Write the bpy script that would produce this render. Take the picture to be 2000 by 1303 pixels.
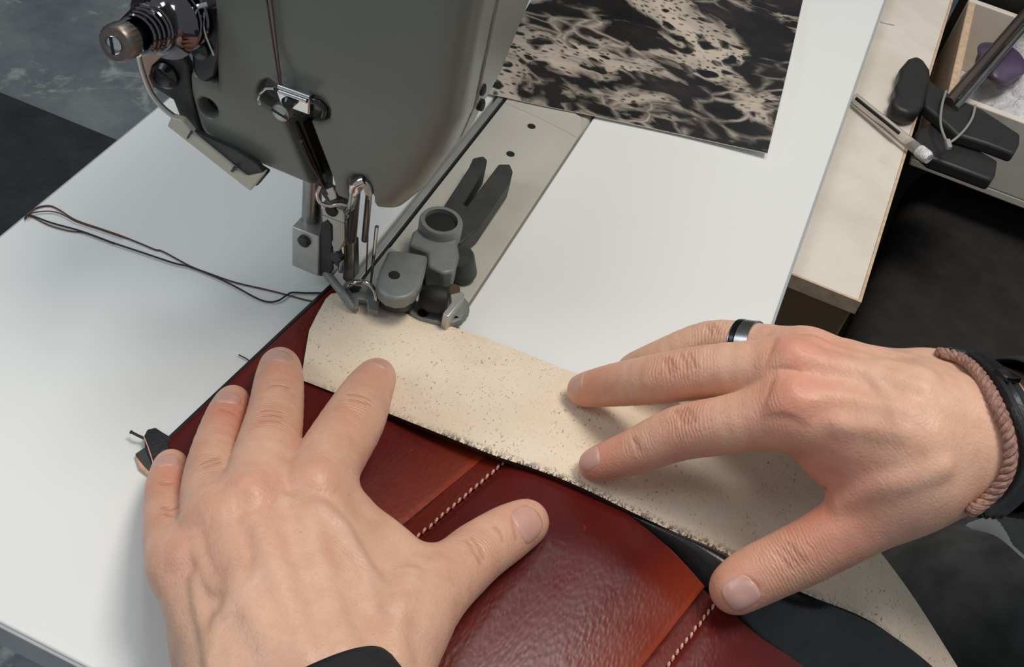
import bpy, bmesh, math, random
import numpy as np
from mathutils import Vector, Matrix

for o in list(bpy.data.objects): bpy.data.objects.remove(o)
scene = bpy.context.scene
COL = scene.collection
random.seed(7)
HRES = 0.8

# ------------------------------------------------------------------ camera
F = 2100.0; CX, CY = 1000.0, 651.5; CAMH = 0.34
def _n(a): return a / np.linalg.norm(a)
def _ray(u, v): return np.array([(u - CX) / F, -(v - CY) / F, -1.0])
_Y = _n(_ray(2193, -1335))
_X = -_n(_ray(1000 - 13009.0, 651 - 0.43 * 13009)); _X = _n(_X - _X.dot(_Y) * _Y)
_Z = np.cross(_X, _Y)
RM = np.array([_X, _Y, _Z])
_d = RM @ _ray(715, 590)
CAM = -_d * (CAMH / -_d[2])
def dirw(u, v): return RM @ _ray(u, v)
def W(u, v, z=0.0):                      # point of the plane at height z
    d = dirw(u, v); return Vector(CAM + d * ((z - CAM[2]) / d[2]))
def WY(u, v, y):                         # point of the upright plane at depth y
    d = dirw(u, v); return Vector(CAM + d * ((y - CAM[1]) / d[1]))
def WX(u, v, x):
    d = dirw(u, v); return Vector(CAM + d * ((x - CAM[0]) / d[0]))

cam = bpy.data.cameras.new('camera'); camo = bpy.data.objects.new('camera', cam); COL.objects.link(camo)
cam.sensor_width = 36; cam.sensor_fit = 'HORIZONTAL'; cam.lens = F * 36 / 2000.0
cam.clip_start = 0.01; cam.clip_end = 50
M4 = Matrix.Identity(4)
for i in range(3):
    for j in range(3): M4[i][j] = RM[i][j]
    M4[i][3] = CAM[i]
camo.matrix_world = M4
scene.camera = camo

# ------------------------------------------------------------------ light
world = bpy.data.worlds.new('world'); scene.world = world; world.use_nodes = True
wb = world.node_tree.nodes['Background']
wb.inputs[0].default_value = (0.84, 0.93, 1.0, 1); wb.inputs[1].default_value = 0.32
def area(name, loc, target, sx, sy, power, color):
    l = bpy.data.lights.new(name, 'AREA'); l.shape = 'RECTANGLE'; l.size = sx; l.size_y = sy
    l.energy = power; l.color = color
    o = bpy.data.objects.new(name, l); COL.objects.link(o); o.location = loc
    o.rotation_euler = (Vector(target) - Vector(loc)).to_track_quat('-Z', 'Y').to_euler()
    return o
area('bench_lamp_light', (0.31, 0.18, 1.20), (0.03, -0.03, 0), 0.46, 0.34, 8.8, (1.0, 0.92, 0.83))
area('ceiling_lamp_light', (-0.24, 0.50, 1.35), (0.05, -0.05, 0), 0.34, 0.30, 3.2, (0.93, 0.97, 1.0))
area('workshop_window_light', (-1.5, -0.9, 1.5), (0.0, -0.1, 0), 1.0, 0.9, 11.5, (0.88, 0.95, 1.0))
vs = scene.view_settings
scene.display_settings.display_device = 'sRGB'
vs.view_transform = 'Standard'; vs.look = 'None'; vs.gamma = 1.0; vs.use_curve_mapping = False
vs.exposure = 0.0

# ------------------------------------------------------------------ materials
def srgb(r, g, b):
    f = lambda c: (c / 255 / 12.92) if c / 255 <= 0.04045 else ((c / 255 + 0.055) / 1.055) ** 2.4
    return (f(r), f(g), f(b), 1)
class Mat:
    def __init__(s, name):
        s.m = bpy.data.materials.new(name); s.m.use_nodes = True
        s.nt = s.m.node_tree; s.b = s.nt.nodes['Principled BSDF']
        s._co = None
    def n(s, t, **k):
        x = s.nt.nodes.new(t)
        for a, v in k.items(): setattr(x, a, v)
        return x
    def l(s, a, b): s.nt.links.new(a, b)
    def co(s):
        if s._co is None: s._co = s.n('ShaderNodeTexCoord').outputs['Object']
        return s._co
    def noise(s, scale, detail=4, rough=0.5, dist=0.0, vec=None):
        x = s.n('ShaderNodeTexNoise'); x.inputs['Scale'].default_value = scale
        x.inputs['Detail'].default_value = detail; x.inputs['Roughness'].default_value = rough
        x.inputs['Distortion'].default_value = dist
        s.l(vec or s.co(), x.inputs['Vector']); return x.outputs['Fac']
    def voro(s, scale, feature='F1', vec=None, out='Distance'):
        x = s.n('ShaderNodeTexVoronoi', feature=feature); x.inputs['Scale'].default_value = scale
        s.l(vec or s.co(), x.inputs['Vector']); return x.outputs[out]
    def ramp(s, fac, stops):
        x = s.n('ShaderNodeValToRGB'); e = x.color_ramp.elements
        while len(e) < len(stops): e.new(0.5)
        for i, (p, c) in enumerate(stops):
            e[i].position = p; e[i].color = c if len(c) == 4 else (*c, 1)
        s.l(fac, x.inputs[0]); return x.outputs[0]
    def mix(s, fac, a, b, mode='MIX'):
        x = s.n('ShaderNodeMix', data_type='RGBA', blend_type=mode)
        for sock, v in ((x.inputs['Factor'], fac), (x.inputs[6], a), (x.inputs[7], b)):
            if isinstance(v, (int, float)): sock.default_value = v
            elif isinstance(v, tuple): sock.default_value = v
            else: s.l(v, sock)
        return x.outputs[2]
    def math(s, op, a, b=0.0, clamp=False):
        x = s.n('ShaderNodeMath', operation=op, use_clamp=clamp)
        for i, v in enumerate((a, b)):
            if isinstance(v, (int, float)): x.inputs[i].default_value = v
            else: s.l(v, x.inputs[i])
        return x.outputs[0]
    def bump(s, h, strength, dist, prev=None):
        x = s.n('ShaderNodeBump'); x.inputs['Strength'].default_value = strength
        x.inputs['Distance'].default_value = dist; s.l(h, x.inputs['Height'])
        if prev: s.l(prev, x.inputs['Normal'])
        s.l(x.outputs[0], s.b.inputs['Normal']); return x.outputs[0]
    def attr(s, name):
        x = s.n('ShaderNodeAttribute', attribute_name=name); return x.outputs['Fac']
    def base(s, c):
        if isinstance(c, tuple): s.b.inputs['Base Color'].default_value = c
        else: s.l(c, s.b.inputs['Base Color'])
    def set(s, **k):
        for a, v in k.items():
            i = s.b.inputs[a.replace('_', ' ')]
            if isinstance(v, (int, float, tuple)): i.default_value = v
            else: s.l(v, i)
        return s
def simple(name, c, rough=0.5, metal=0.0, var=0.12, vscale=60, bump=0.0, bscale=800, spec=0.5):
    m = Mat(name); d = tuple(x * (1 - var) for x in c[:3]) + (1,); l = tuple(min(1, x * (1 + var)) for x in c[:3]) + (1,)
    m.base(m.ramp(m.noise(vscale, 4), [(0.3, d), (0.7, l)]))
    m.set(Roughness=rough, Metallic=metal); m.b.inputs['Specular IOR Level'].default_value = spec
    if bump: m.bump(m.noise(bscale, 3), bump, 0.0003)
    return m.m

MT = {}
MT['bedpaint'] = simple('bed_paint', srgb(186, 182, 172), 0.3, 0, 0.05, 30, 0.06, 900)
MT['chrome_reflect_dark'] = simple('chrome_dark_reflection', srgb(112, 108, 112), 0.10, 1.0, 0.1)  # chrome with the dark room's reflection put into its base colour
MT['paint'] = simple('machine_paint', srgb(116, 118, 109), 0.32, 0, 0.04, 30, 0.06, 900)
MT['chrome'] = simple('chrome', srgb(205, 205, 205), 0.12, 1.0, 0.06)
MT['steel'] = simple('brushed_steel', srgb(150, 150, 146), 0.34, 1.0, 0.12, 90, 0.05)
MT['nickel'] = simple('satin_nickel', srgb(190, 190, 184), 0.42, 0.75, 0.08, 90, 0.05)
MT['gunmetal'] = simple('gunmetal', srgb(70, 70, 72), 0.25, 0.9, 0.15, 90)
MT['cast'] = simple('cast_grey_metal', srgb(130, 134, 131), 0.5, 0.35, 0.12, 120, 0.15, 1200)
MT['castdark'] = simple('dark_cast_metal', srgb(62, 64, 62), 0.5, 0.3, 0.2, 120, 0.2, 1200)
MT['black'] = simple('black_void', srgb(16, 15, 15), 0.6, 0, 0.2)
MT['slot'] = simple('oily_brown_black', srgb(36, 20, 18), 0.4, 0, 0.3)
MT['cream'] = simple('cream_plate', srgb(192, 188, 172), 0.4, 0, 0.06, 60)
MT['blackplastic'] = simple('black_plastic', srgb(40, 39, 38), 0.5, 0, 0.15, 90, 0.1)
MT['thread'] = simple('brown_thread', srgb(92, 60, 52), 0.7, 0, 0.25, 900, 0.4, 4000)
MT['darkthread'] = simple('dark_thread', srgb(48, 44, 48), 0.7, 0, 0.25, 900, 0.4, 4000)
MT['stitch'] = simple('stitch_thread', srgb(214, 160, 140), 0.6, 0, 0.2, 900, 0.4, 4000)
MT['band'] = simple('edge_band_grey', srgb(168, 170, 172), 0.5, 0, 0.06, 60)
MT['frame'] = simple('grey_frame', srgb(90, 92, 96), 0.5, 0.3, 0.06, 60)
MT['woodedge'] = simple('pale_ply_edge', srgb(206, 178, 150), 0.6, 0, 0.15, 200)
MT['browncab'] = simple('brown_cabinet', srgb(122, 96, 66), 0.6, 0, 0.12, 40)
MT['plasticclear'] = None
MT['nail'] = simple('fingernail', srgb(206, 160, 146), 0.34, 0, 0.06, 200)
MT['naildark'] = simple('worn_fingernail', srgb(178, 132, 112), 0.4, 0, 0.1, 300)
MT['sleeve'] = simple('black_sleeve', srgb(24, 24, 26), 0.85, 0, 0.25, 300, 0.5, 2500)
MT['trousers'] = simple('dark_trousers', srgb(62, 62, 62), 0.95, 0, 0.3, 60, 0.5, 1500, 0.2)
MT['seat'] = simple('black_upholstery', srgb(44, 42, 41), 0.9, 0, 0.2, 80, 0.4, 1500, 0.2)
MT['braid'] = simple('brown_braid', srgb(150, 112, 98), 0.6, 0, 0.35, 700, 0.5, 3000)
MT['blackleather'] = simple('black_leather', srgb(32, 32, 33), 0.28, 0, 0.2, 200, 0.35, 900)
MT['silver'] = simple('silver_ring', srgb(190, 190, 192), 0.28, 1.0, 0.08, 200)
MT['rawhide'] = simple('raw_leather_edge', srgb(200, 158, 130), 0.85, 0, 0.3, 400, 0.6, 1500)
MT['paperback'] = simple('paper_white', srgb(225, 222, 214), 0.7, 0, 0.03)

m = Mat('white_laminate')
m.base(m.mix(m.ramp(m.noise(5, 3), [(0.35, (0, 0, 0)), (0.7, (1, 1, 1))]), srgb(232, 233, 231), srgb(224, 224, 221)))
sp = m.ramp(m.voro(38), [(0.0, (1, 1, 1)), (0.02, (1, 1, 1)), (0.035, (0, 0, 0))])
sp2 = m.ramp(m.noise(26, 1), [(0.62, (0, 0, 0)), (0.66, (1, 1, 1))])
m.base(m.mix(m.math('MULTIPLY', m.math('MULTIPLY', sp, sp2), 0.55), srgb(230, 231, 229), srgb(120, 118, 112)))
m.set(Roughness=0.42); m.bump(m.noise(700, 2), 0.05, 0.0002); MT['laminate'] = m.m

m = Mat('aged_white_top')
m.base(m.ramp(m.noise(14, 5, 0.6), [(0.3, srgb(214, 204, 190)), (0.55, srgb(228, 220, 208)), (0.75, srgb(206, 194, 178))]))
m.set(Roughness=0.5); MT['agedtop'] = m.m

m = Mat('concrete_floor')
g = m.ramp(m.noise(7, 8, 0.65), [(0.3, srgb(92, 98, 104)), (0.5, srgb(118, 124, 128)), (0.7, srgb(140, 144, 146))])
bl = m.ramp(m.noise(11, 6, 0.72, 0.6), [(0.55, (0, 0, 0)), (0.68, (1, 1, 1))])
m.base(m.mix(m.math('MULTIPLY', bl, 0.7), g, srgb(196, 198, 196)))
m.set(Roughness=0.8); m.bump(m.noise(60, 6), 0.3, 0.004); MT['concrete'] = m.m

m = Mat('black_rubber_mat')
m.base(m.ramp(m.noise(12, 6, 0.7), [(0.3, srgb(34, 37, 40)), (0.7, srgb(58, 61, 64))]))
m.set(Roughness=0.85); m.bump(m.voro(120), 0.4, 0.003); MT['mat'] = m.m

# sea-foam photograph: dark water, pale foam full of dark holes
m = Mat('sea_foam_print')
mp = m.n('ShaderNodeMapping'); mp.inputs['Location'].default_value = (0.33, 0.12, 0); mp.inputs['Rotation'].default_value = (0, 0, 0.55); mp.inputs['Scale'].default_value = (1, 1.5, 1)
m.l(m.co(), mp.inputs['Vector'])
nz = m.n('ShaderNodeTexNoise'); nz.inputs['Scale'].default_value = 22; nz.inputs['Detail'].default_value = 4
m.l(mp.outputs[0], nz.inputs['Vector'])
vm = m.n('ShaderNodeVectorMath', operation='MULTIPLY_ADD')
m.l(nz.outputs['Color'], vm.inputs[0]); vm.inputs[1].default_value = (0.03, 0.03, 0.0); m.l(mp.outputs[0], vm.inputs[2])
wv = vm.outputs[0]
patch = m.noise(11, 5, 0.55, 0.6, wv)
foam = m.ramp(patch, [(0.495, (0, 0, 0)), (0.54, (0.7, 0.7, 0.7)), (0.63, (1, 1, 1))])
hol = m.ramp(m.voro(85, 'SMOOTH_F1', wv), [(0.26, (0, 0, 0)), (0.36, (1, 1, 1))])
hol2 = m.ramp(m.voro(190, 'F1', wv), [(0.18, (0.1, 0.1, 0.1)), (0.40, (1, 1, 1))])
fm = m.math('MULTIPLY', m.math('MULTIPLY', foam, hol), hol2)
lace = m.ramp(m.voro(48, 'DISTANCE_TO_EDGE', wv), [(0.0, (1, 1, 1)), (0.05, (0.5, 0.5, 0.5)), (0.13, (0, 0, 0))])
lm = m.math('MULTIPLY', lace, m.ramp(m.noise(22, 4, 0.6, 0.5, wv), [(0.45, (0, 0, 0)), (0.62, (0.8, 0.8, 0.8))]))
fm = m.math('MAXIMUM', fm, lm)
water = m.ramp(m.noise(20, 6, 0.6, 0, wv), [(0.3, srgb(16, 15, 17)), (0.6, srgb(40, 36, 35)), (0.8, srgb(70, 60, 54))])
m.base(m.mix(fm, water, srgb(206, 192, 176)))
m.set(Roughness=0.38); MT['foam'] = m.m

# red-brown bridle leather
m = Mat('red_brown_leather')
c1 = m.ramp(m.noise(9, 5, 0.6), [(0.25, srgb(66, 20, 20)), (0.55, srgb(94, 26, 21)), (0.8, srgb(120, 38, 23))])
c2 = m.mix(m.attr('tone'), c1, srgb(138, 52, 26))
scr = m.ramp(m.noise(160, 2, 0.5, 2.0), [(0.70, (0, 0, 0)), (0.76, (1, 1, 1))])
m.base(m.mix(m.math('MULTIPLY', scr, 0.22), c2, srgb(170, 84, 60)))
m.set(Roughness=m.ramp(m.noise(60, 4), [(0.3, (0.20, 0.20, 0.20)), (0.7, (0.33, 0.33, 0.33))]))
m.b.inputs['Specular IOR Level'].default_value = 0.32
mp = m.n('ShaderNodeMapping'); mp.inputs['Scale'].default_value = (1.0, 0.45, 1); mp.inputs['Rotation'].default_value = (0, 0, 0.4); m.l(m.co(), mp.inputs['Vector'])
b1 = m.bump(m.voro(900, 'SMOOTH_F1', mp.outputs[0]), 0.20, 0.0004)
m.bump(m.noise(150, 3), 0.05, 0.0012, b1); MT['redleather'] = m.m

# flesh side of the strip: pale, black-brown flecks
m = Mat('pale_flesh_leather')
bc = m.ramp(m.noise(18, 6, 0.6), [(0.3, srgb(222, 202, 178)), (0.55, srgb(234, 218, 196)), (0.8, srgb(220, 194, 168))])
mp = m.n('ShaderNodeMapping'); mp.inputs['Scale'].default_value = (1.0, 0.55, 1); mp.inputs['Rotation'].default_value = (0, 0, -0.3); m.l(m.co(), mp.inputs['Vector'])
fl = m.ramp(m.noise(1150, 2, 0.6, 0.6, mp.outputs[0]), [(0.622, (0, 0, 0)), (0.68, (1, 1, 1))])
den = m.ramp(m.noise(70, 3), [(0.30, (0.15, 0.15, 0.15)), (0.65, (1, 1, 1))])
f1 = m.math('MULTIPLY', m.math('MULTIPLY', fl, den), 0.75)
fle = m.ramp(m.noise(750, 3, 0.7, 1.0, mp.outputs[0]), [(0.46, (0, 0, 0)), (0.54, (1, 1, 1))])
edge = m.math('MULTIPLY', fle, m.attr('edge'))
m.base(m.mix(edge, m.mix(f1, bc, srgb(104, 72, 52)), srgb(46, 36, 32)))
m.set(Roughness=0.88); m.b.inputs['Specular IOR Level'].default_value = 0.2
m.bump(m.noise(900, 4), 0.35, 0.0005); MT['flesh'] = m.m

# skin
m = Mat('skin')
bc = m.ramp(m.noise(70, 5, 0.6), [(0.3, srgb(208, 160, 135)), (0.55, srgb(221, 177, 151)), (0.75, srgb(212, 163, 139))])
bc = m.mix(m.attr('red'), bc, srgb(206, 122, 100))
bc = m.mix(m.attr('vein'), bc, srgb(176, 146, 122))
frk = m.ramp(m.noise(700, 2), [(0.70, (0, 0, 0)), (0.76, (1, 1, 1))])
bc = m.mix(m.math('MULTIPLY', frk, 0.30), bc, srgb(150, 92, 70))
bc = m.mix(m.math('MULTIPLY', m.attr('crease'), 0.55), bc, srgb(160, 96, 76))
m.base(bc)
m.set(Roughness=m.ramp(m.noise(200, 3), [(0.3, (0.40, 0.40, 0.40)), (0.7, (0.54, 0.54, 0.54))]))
m.b.inputs['Subsurface Weight'].default_value = 0.22
m.b.inputs['Subsurface Radius'].default_value = (1.0, 0.38, 0.2)
m.b.inputs['Subsurface Scale'].default_value = 0.0035
wr = m.math('MULTIPLY', m.math('SINE', m.math('ADD', m.math('MULTIPLY', m.attr('along'), 4.6), m.math('MULTIPLY', m.noise(160, 4), 16.0))), m.attr('wrinkle'))
b0 = m.bump(wr, 0.30, 0.0005)
b1 = m.bump(m.voro(1100, 'SMOOTH_F1'), 0.30, 0.0004, b0)
m.bump(m.noise(260, 4), 0.30, 0.0007, b1); MT['skin'] = m.m

m = Mat('clear_plastic'); m.base(srgb(225, 220, 212)); m.set(Roughness=0.15)
m.b.inputs['Transmission Weight'].default_value = 0.75; m.b.inputs['IOR'].default_value = 1.3; MT['plasticclear'] = m.m
m = Mat('crumpled_film')
m.base(m.ramp(m.noise(40, 5, 0.6), [(0.3, srgb(196, 190, 196)), (0.55, srgb(236, 234, 236)), (0.75, srgb(150, 140, 160))])); m.set(Roughness=0.16)
m.bump(m.noise(90, 5, 0.6, 1.0), 0.8, 0.006); MT['film'] = m.m
MT['purple'] = simple('purple_pack', srgb(84, 72, 96), 0.4, 0, 0.3, 60)

# ------------------------------------------------------------------ mesh helpers
class MB:
    def __init__(s): s.v = []; s.f = []
    def add(s, vs, fs):
        o = len(s.v); s.v += [Vector(p) for p in vs]; s.f += [tuple(i + o for i in f) for f in fs]; return s
    def prism(s, pts, off):
        n = len(pts); off = Vector(off); a = [Vector(p) for p in pts]
        s.add(a + [p + off for p in a], [tuple(range(n)), tuple(range(2 * n - 1, n - 1, -1))] + [(i, i + n, (i + 1) % n + n, (i + 1) % n) for i in range(n)]); return s
    def box(s, c, half, ax=None):
        c = Vector(c); ax = ax or (Vector((1, 0, 0)), Vector((0, 1, 0)), Vector((0, 0, 1)))
        vs = [c + ax[0] * half[0] * i + ax[1] * half[1] * j + ax[2] * half[2] * k for k in (-1, 1) for j in (-1, 1) for i in (-1, 1)]
        s.add(vs, [(0, 2, 3, 1), (4, 5, 7, 6), (0, 1, 5, 4), (2, 6, 7, 3), (0, 4, 6, 2), (1, 3, 7, 5)]); return s
    def tube(s, pts, r, seg=8, closed=False, caps=True):
        pts = [Vector(p) for p in pts]; n = len(pts); rr = r if isinstance(r, (list, tuple)) else [r] * n
        rings = []; prev = None
        for i, p in enumerate(pts):
            a = pts[(i - 1) % n] if (closed or i > 0) else p; b = pts[(i + 1) % n] if (closed or i < n - 1) else p
            t = (b - a).normalized()
            if prev is None:
                u = t.cross(Vector((0, 0, 1)));
                if u.length < 1e-3: u = t.cross(Vector((0, 1, 0)))
            else: u = prev - t * prev.dot(t)
            u.normalize(); prev = u; w = t.cross(u)
            rings.append([p + (u * math.cos(2 * math.pi * k / seg) + w * math.sin(2 * math.pi * k / seg)) * rr[i] for k in range(seg)])
        vs = [q for rg in rings for q in rg]; fs = []
        m_ = n if closed else n - 1
        for i in range(m_):
            j = (i + 1) % n
            for k in range(seg): fs.append((i * seg + k, i * seg + (k + 1) % seg, j * seg + (k + 1) % seg, j * seg + k))
        if caps and not closed: fs += [tuple(range(seg - 1, -1, -1)), tuple(range((n - 1) * seg, n * seg))]
        s.add(vs, fs); return s
    def lathe(s, prof, org, axis, seg=24, up=None, ripple=None):
        axis = Vector(axis).normalized(); u = axis.orthogonal().normalized() if up is None else (Vector(up) - axis * Vector(up).dot(axis)).normalized(); w = axis.cross(u); org = Vector(org); vs = []; fs = []
        for i, (r, h) in enumerate(prof):
            for k in range(seg):
                q = r * (1 + (0.05 * (k % 2) if ripple and i in ripple else 0)); a = 2 * math.pi * k / seg
                vs.append(org + axis * h + (u * math.cos(a) + w * math.sin(a)) * q)
        n = len(prof)
        for i in range(n - 1):
            for k in range(seg): fs.append((i * seg + k, i * seg + (k + 1) % seg, (i + 1) * seg + (k + 1) % seg, (i + 1) * seg + k))
        fs += [tuple(range(seg - 1, -1, -1)), tuple(range((n - 1) * seg, n * seg))]
        s.add(vs, fs); return s
    def build(s, name, mat, parent=None, smooth=False, bevel=0.0, bseg=2, sub=0, org=None, auto=True):
        me = bpy.data.meshes.new(name)
        o = bpy.data.objects.new(name, me); COL.objects.link(o)
        base = Vector(org) if org is not None else Vector((0, 0, 0))
        if parent is not None:
            o.parent = parent; base = base + PLOC.get(parent.name, Vector((0, 0, 0)))
        me.from_pydata([tuple(p - base) for p in s.v], [], s.f)
        if parent is None and org is not None: o.location = org
        PLOC[o.name] = base
        bm = bmesh.new(); bm.from_mesh(me); bmesh.ops.recalc_face_normals(bm, faces=bm.faces); bm.to_mesh(me); bm.free()
        me.materials.append(mat)
        if smooth:
            for p in me.polygons: p.use_smooth = True
            if auto: me.set_sharp_from_angle(angle=math.radians(38))
        if bevel:
            b = o.modifiers.new('bevel', 'BEVEL'); b.width = bevel; b.segments = bseg; b.limit_method = 'ANGLE'; b.angle_limit = math.radians(35)
            if not smooth:
                for p in me.polygons: p.use_smooth = True
                me.set_sharp_from_angle(angle=math.radians(38))
        if sub:
            b = o.modifiers.new('sub', 'SUBSURF'); b.levels = sub; b.render_levels = sub
        return o
PLOC = {}
def empty(name, loc, label, cat, group=None):
    o = bpy.data.objects.new(name, None); COL.objects.link(o); o.location = loc; o.empty_display_size = 0.01
    PLOC[o.name] = Vector(loc); return tag(o, label, cat, group)
def tag(o, label=None, cat=None, group=None, kind=None):
    if label: o['label'] = label
    if cat: o['category'] = cat
    if group: o['group'] = group
    if kind: o['kind'] = kind
    return o
def plateY(px, y, ty): return MB().prism([WY(u, v, y) for u, v in px], (0, ty, 0))
def plateZ(px, z, tz): return MB().prism([W(u, v, z) for u, v in px], (0, 0, tz))
def spline(pts, sub=6):
    pts = [Vector(p) for p in pts]; out = []
    for i in range(len(pts) - 1):
        p0 = pts[max(i - 1, 0)]; p1 = pts[i]; p2 = pts[i + 1]; p3 = pts[min(i + 2, len(pts) - 1)]
        for k in range(sub):
            t = k / sub
            out.append(0.5 * ((2 * p1) + (p2 - p0) * t + (2 * p0 - 5 * p1 + 4 * p2 - p3) * t * t + (3 * p1 - p0 - 3 * p2 + p3) * t ** 3))
    out.append(pts[-1]); return out
def resample(pts, n):
    L = [0.0]
    for a, b in zip(pts, pts[1:]): L.append(L[-1] + (b - a).length)
    out = []; j = 0
    for i in range(n):
        d = L[-1] * i / (n - 1)
        while j < len(L) - 2 and L[j + 1] < d: j += 1
        t = (d - L[j]) / max(L[j + 1] - L[j], 1e-9); out.append(pts[j].lerp(pts[j + 1], min(max(t, 0), 1)))
    return out
def ribbon(name, A, B, n, m_, thick, mats, parent=None, h=None, attr=None, org=None):
    """sheet between two edge curves; s runs along the curves, t across; top face mats[0], edge + underside mats[1]"""
    A = resample(A, n); B = resample(B, n)
    top = []; at = []
    for i in range(n):
        for j in range(m_):
            s_, t_ = i / (n - 1), j / (m_ - 1); p = A[i].lerp(B[i], t_)
            if h: p = p + Vector((0, 0, h(s_, t_)))
            top.append(p); at.append(attr[1](s_, t_) if attr else 0)
    N = n * m_; vs = top + [p - Vector((0, 0, thick)) for p in top]; fs = []; mi = []
    for i in range(n - 1):
        for j in range(m_ - 1):
            a = i * m_ + j; q = (a, a + 1, a + m_ + 1, a + m_); fs.append(q); mi.append(0); fs.append(tuple(x + N for x in reversed(q))); mi.append(1)
    rim = [j for j in range(m_)] + [i * m_ + m_ - 1 for i in range(1, n)] + [(n - 1) * m_ + j for j in range(m_ - 2, -1, -1)] + [i * m_ for i in range(n - 2, 0, -1)]
    for a, b in zip(rim, rim[1:] + rim[:1]): fs.append((a, b, b + N, a + N)); mi.append(1)
    mb = MB().add(vs, fs); o = mb.build(name, mats[0], parent, smooth=True, org=org)
    o.data.materials.append(mats[1])
    # recalc keeps face order
    for p, k in zip(o.data.polygons, mi): p.material_index = k
    if attr:
        a = o.data.attributes.new(attr[0], 'FLOAT', 'POINT')
        a.data.foreach_set('value', np.array(at + [0.0] * N, dtype=np.float32))
    return o

# ------------------------------------------------------------------ signed-distance modelling (mm)
def smin(a, b, k):
    h = np.maximum(k - np.abs(a - b), 0) / k; return np.minimum(a, b) - h * h * k * 0.25
def smax(a, b, k): return -smin(-a, -b, k)
def cone(P, a, b, ra, rb):
    ba = b - a; pa = P - a; t = np.clip((pa @ ba) / max(ba @ ba, 1e-9), 0, 1)
    q = pa - t[:, None] * ba; return np.sqrt(np.einsum('ij,ij->i', q, q)) - (ra + (rb - ra) * t)
def surface_nets(D, lo, h):
    S = D < 0; nx, ny, nz = D.shape
    c = np.zeros((nx - 1, ny - 1, nz - 1), np.int8)
    for i in (0, 1):
        for j in (0, 1):
            for k in (0, 1): c += S[i:nx - 1 + i, j:ny - 1 + j, k:nz - 1 + k]
    act = (c > 0) & (c < 8); idx = np.argwhere(act)
    vid = -np.ones(act.shape, np.int64); vid[act] = np.arange(len(idx))
    acc = np.zeros((len(idx), 3)); cnt = np.zeros(len(idx))
    I, J, K = idx.T
    corners = [(i, j, k) for i in (0, 1) for j in (0, 1) for k in (0, 1)]
    for a in corners:
        for ax in range(3):
            if a[ax]: continue
            b = list(a); b[ax] = 1
            da = D[I + a[0], J + a[1], K + a[2]]; db = D[I + b[0], J + b[1], K + b[2]]
            x = (da < 0) != (db < 0); t = np.where(x, da / np.where(x, da - db, 1), 0)
            p = np.array(a, float)[None].repeat(len(idx), 0); p[:, ax] += t
            acc[x] += p[x]; cnt[x] += 1
    V = (idx + acc / cnt[:, None]) * h + lo
    Fs = []
    for ax in range(3):
        sl0 = [slice(None)] * 3; sl1 = [slice(None)] * 3; sl0[ax] = slice(0, -1); sl1[ax] = slice(1, None)
        x = S[tuple(sl0)] != S[tuple(sl1)]; e = np.argwhere(x)
        b, d = (ax + 1) % 3, (ax + 2) % 3
        ok = (e[:, b] > 0) & (e[:, d] > 0) & (e[:, b] < D.shape[b] - 1) & (e[:, d] < D.shape[d] - 1); e = e[ok]
        def cell(db, dd):
            q = e.copy(); q[:, b] -= db; q[:, d] -= dd; return vid[q[:, 0], q[:, 1], q[:, 2]]
        q = np.stack([cell(1, 1), cell(0, 1), cell(0, 0), cell(1, 0)], 1)
        inside = S[e[:, 0], e[:, 1], e[:, 2]]
        q[~inside] = q[~inside][:, ::-1]; Fs.append(q)
    return V, np.concatenate(Fs)
def sdf_mesh(f, lo, hi, h, c=6):
    lo = np.array(lo, float); hi = np.array(hi, float)
    nb = np.ceil((hi - lo) / (h * c)).astype(int)
    ctr = (np.stack(np.meshgrid(*[np.arange(n) for n in nb], indexing='ij'), -1).reshape(-1, 3) + 0.5) * h * c + lo
    dc = f(ctr); D = np.repeat(np.repeat(np.repeat(dc.reshape(nb), c, 0), c, 1), c, 2).astype(np.float64)
    act = np.argwhere(np.abs(dc.reshape(nb)) < h * c * 1.0 + 3.0)
    off = np.stack(np.meshgrid(*[np.arange(c)] * 3, indexing='ij'), -1).reshape(-1, 3)
    for k in range(0, len(act), 600):
        ii = (act[k:k + 600][:, None] * c + off[None]).reshape(-1, 3)
        D[ii[:, 0], ii[:, 1], ii[:, 2]] = f(ii * h + lo)
    D[D == 0] = 1e-6
    return surface_nets(D, lo, h)
def np_mesh(name, V, Fq, mat, parent=None, org=(0, 0, 0), attrs=None, smooth_iter=0):
    base = np.array(org, float)
    if parent is not None: base = np.array(PLOC[parent.name])
    me = bpy.data.meshes.new(name); X = (V / 1000.0 - base).astype(np.float32)
    me.vertices.add(len(X)); me.vertices.foreach_set('co', X.ravel())
    me.loops.add(len(Fq) * 4); me.loops.foreach_set('vertex_index', Fq.ravel().astype(np.int32))
    me.polygons.add(len(Fq)); me.polygons.foreach_set('loop_start', np.arange(0, len(Fq) * 4, 4, dtype=np.int32))
    me.polygons.foreach_set('loop_total', np.full(len(Fq), 4, np.int32))
    me.update(calc_edges=True); me.validate()
    me.polygons.foreach_set('use_smooth', np.ones(len(me.polygons), bool))
    for k, a in (attrs or {}).items():
        at = me.attributes.new(k, 'FLOAT', 'POINT'); at.data.foreach_set('value', a.astype(np.float32))
    me.materials.append(mat)
    o = bpy.data.objects.new(name, me); COL.objects.link(o); PLOC[o.name] = Vector(base)
    if parent is not None: o.parent = parent
    else: o.location = tuple(base)
    if smooth_iter:
        sm = o.modifiers.new('smooth', 'SMOOTH'); sm.iterations = smooth_iter; sm.factor = 0.5
    return o

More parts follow.
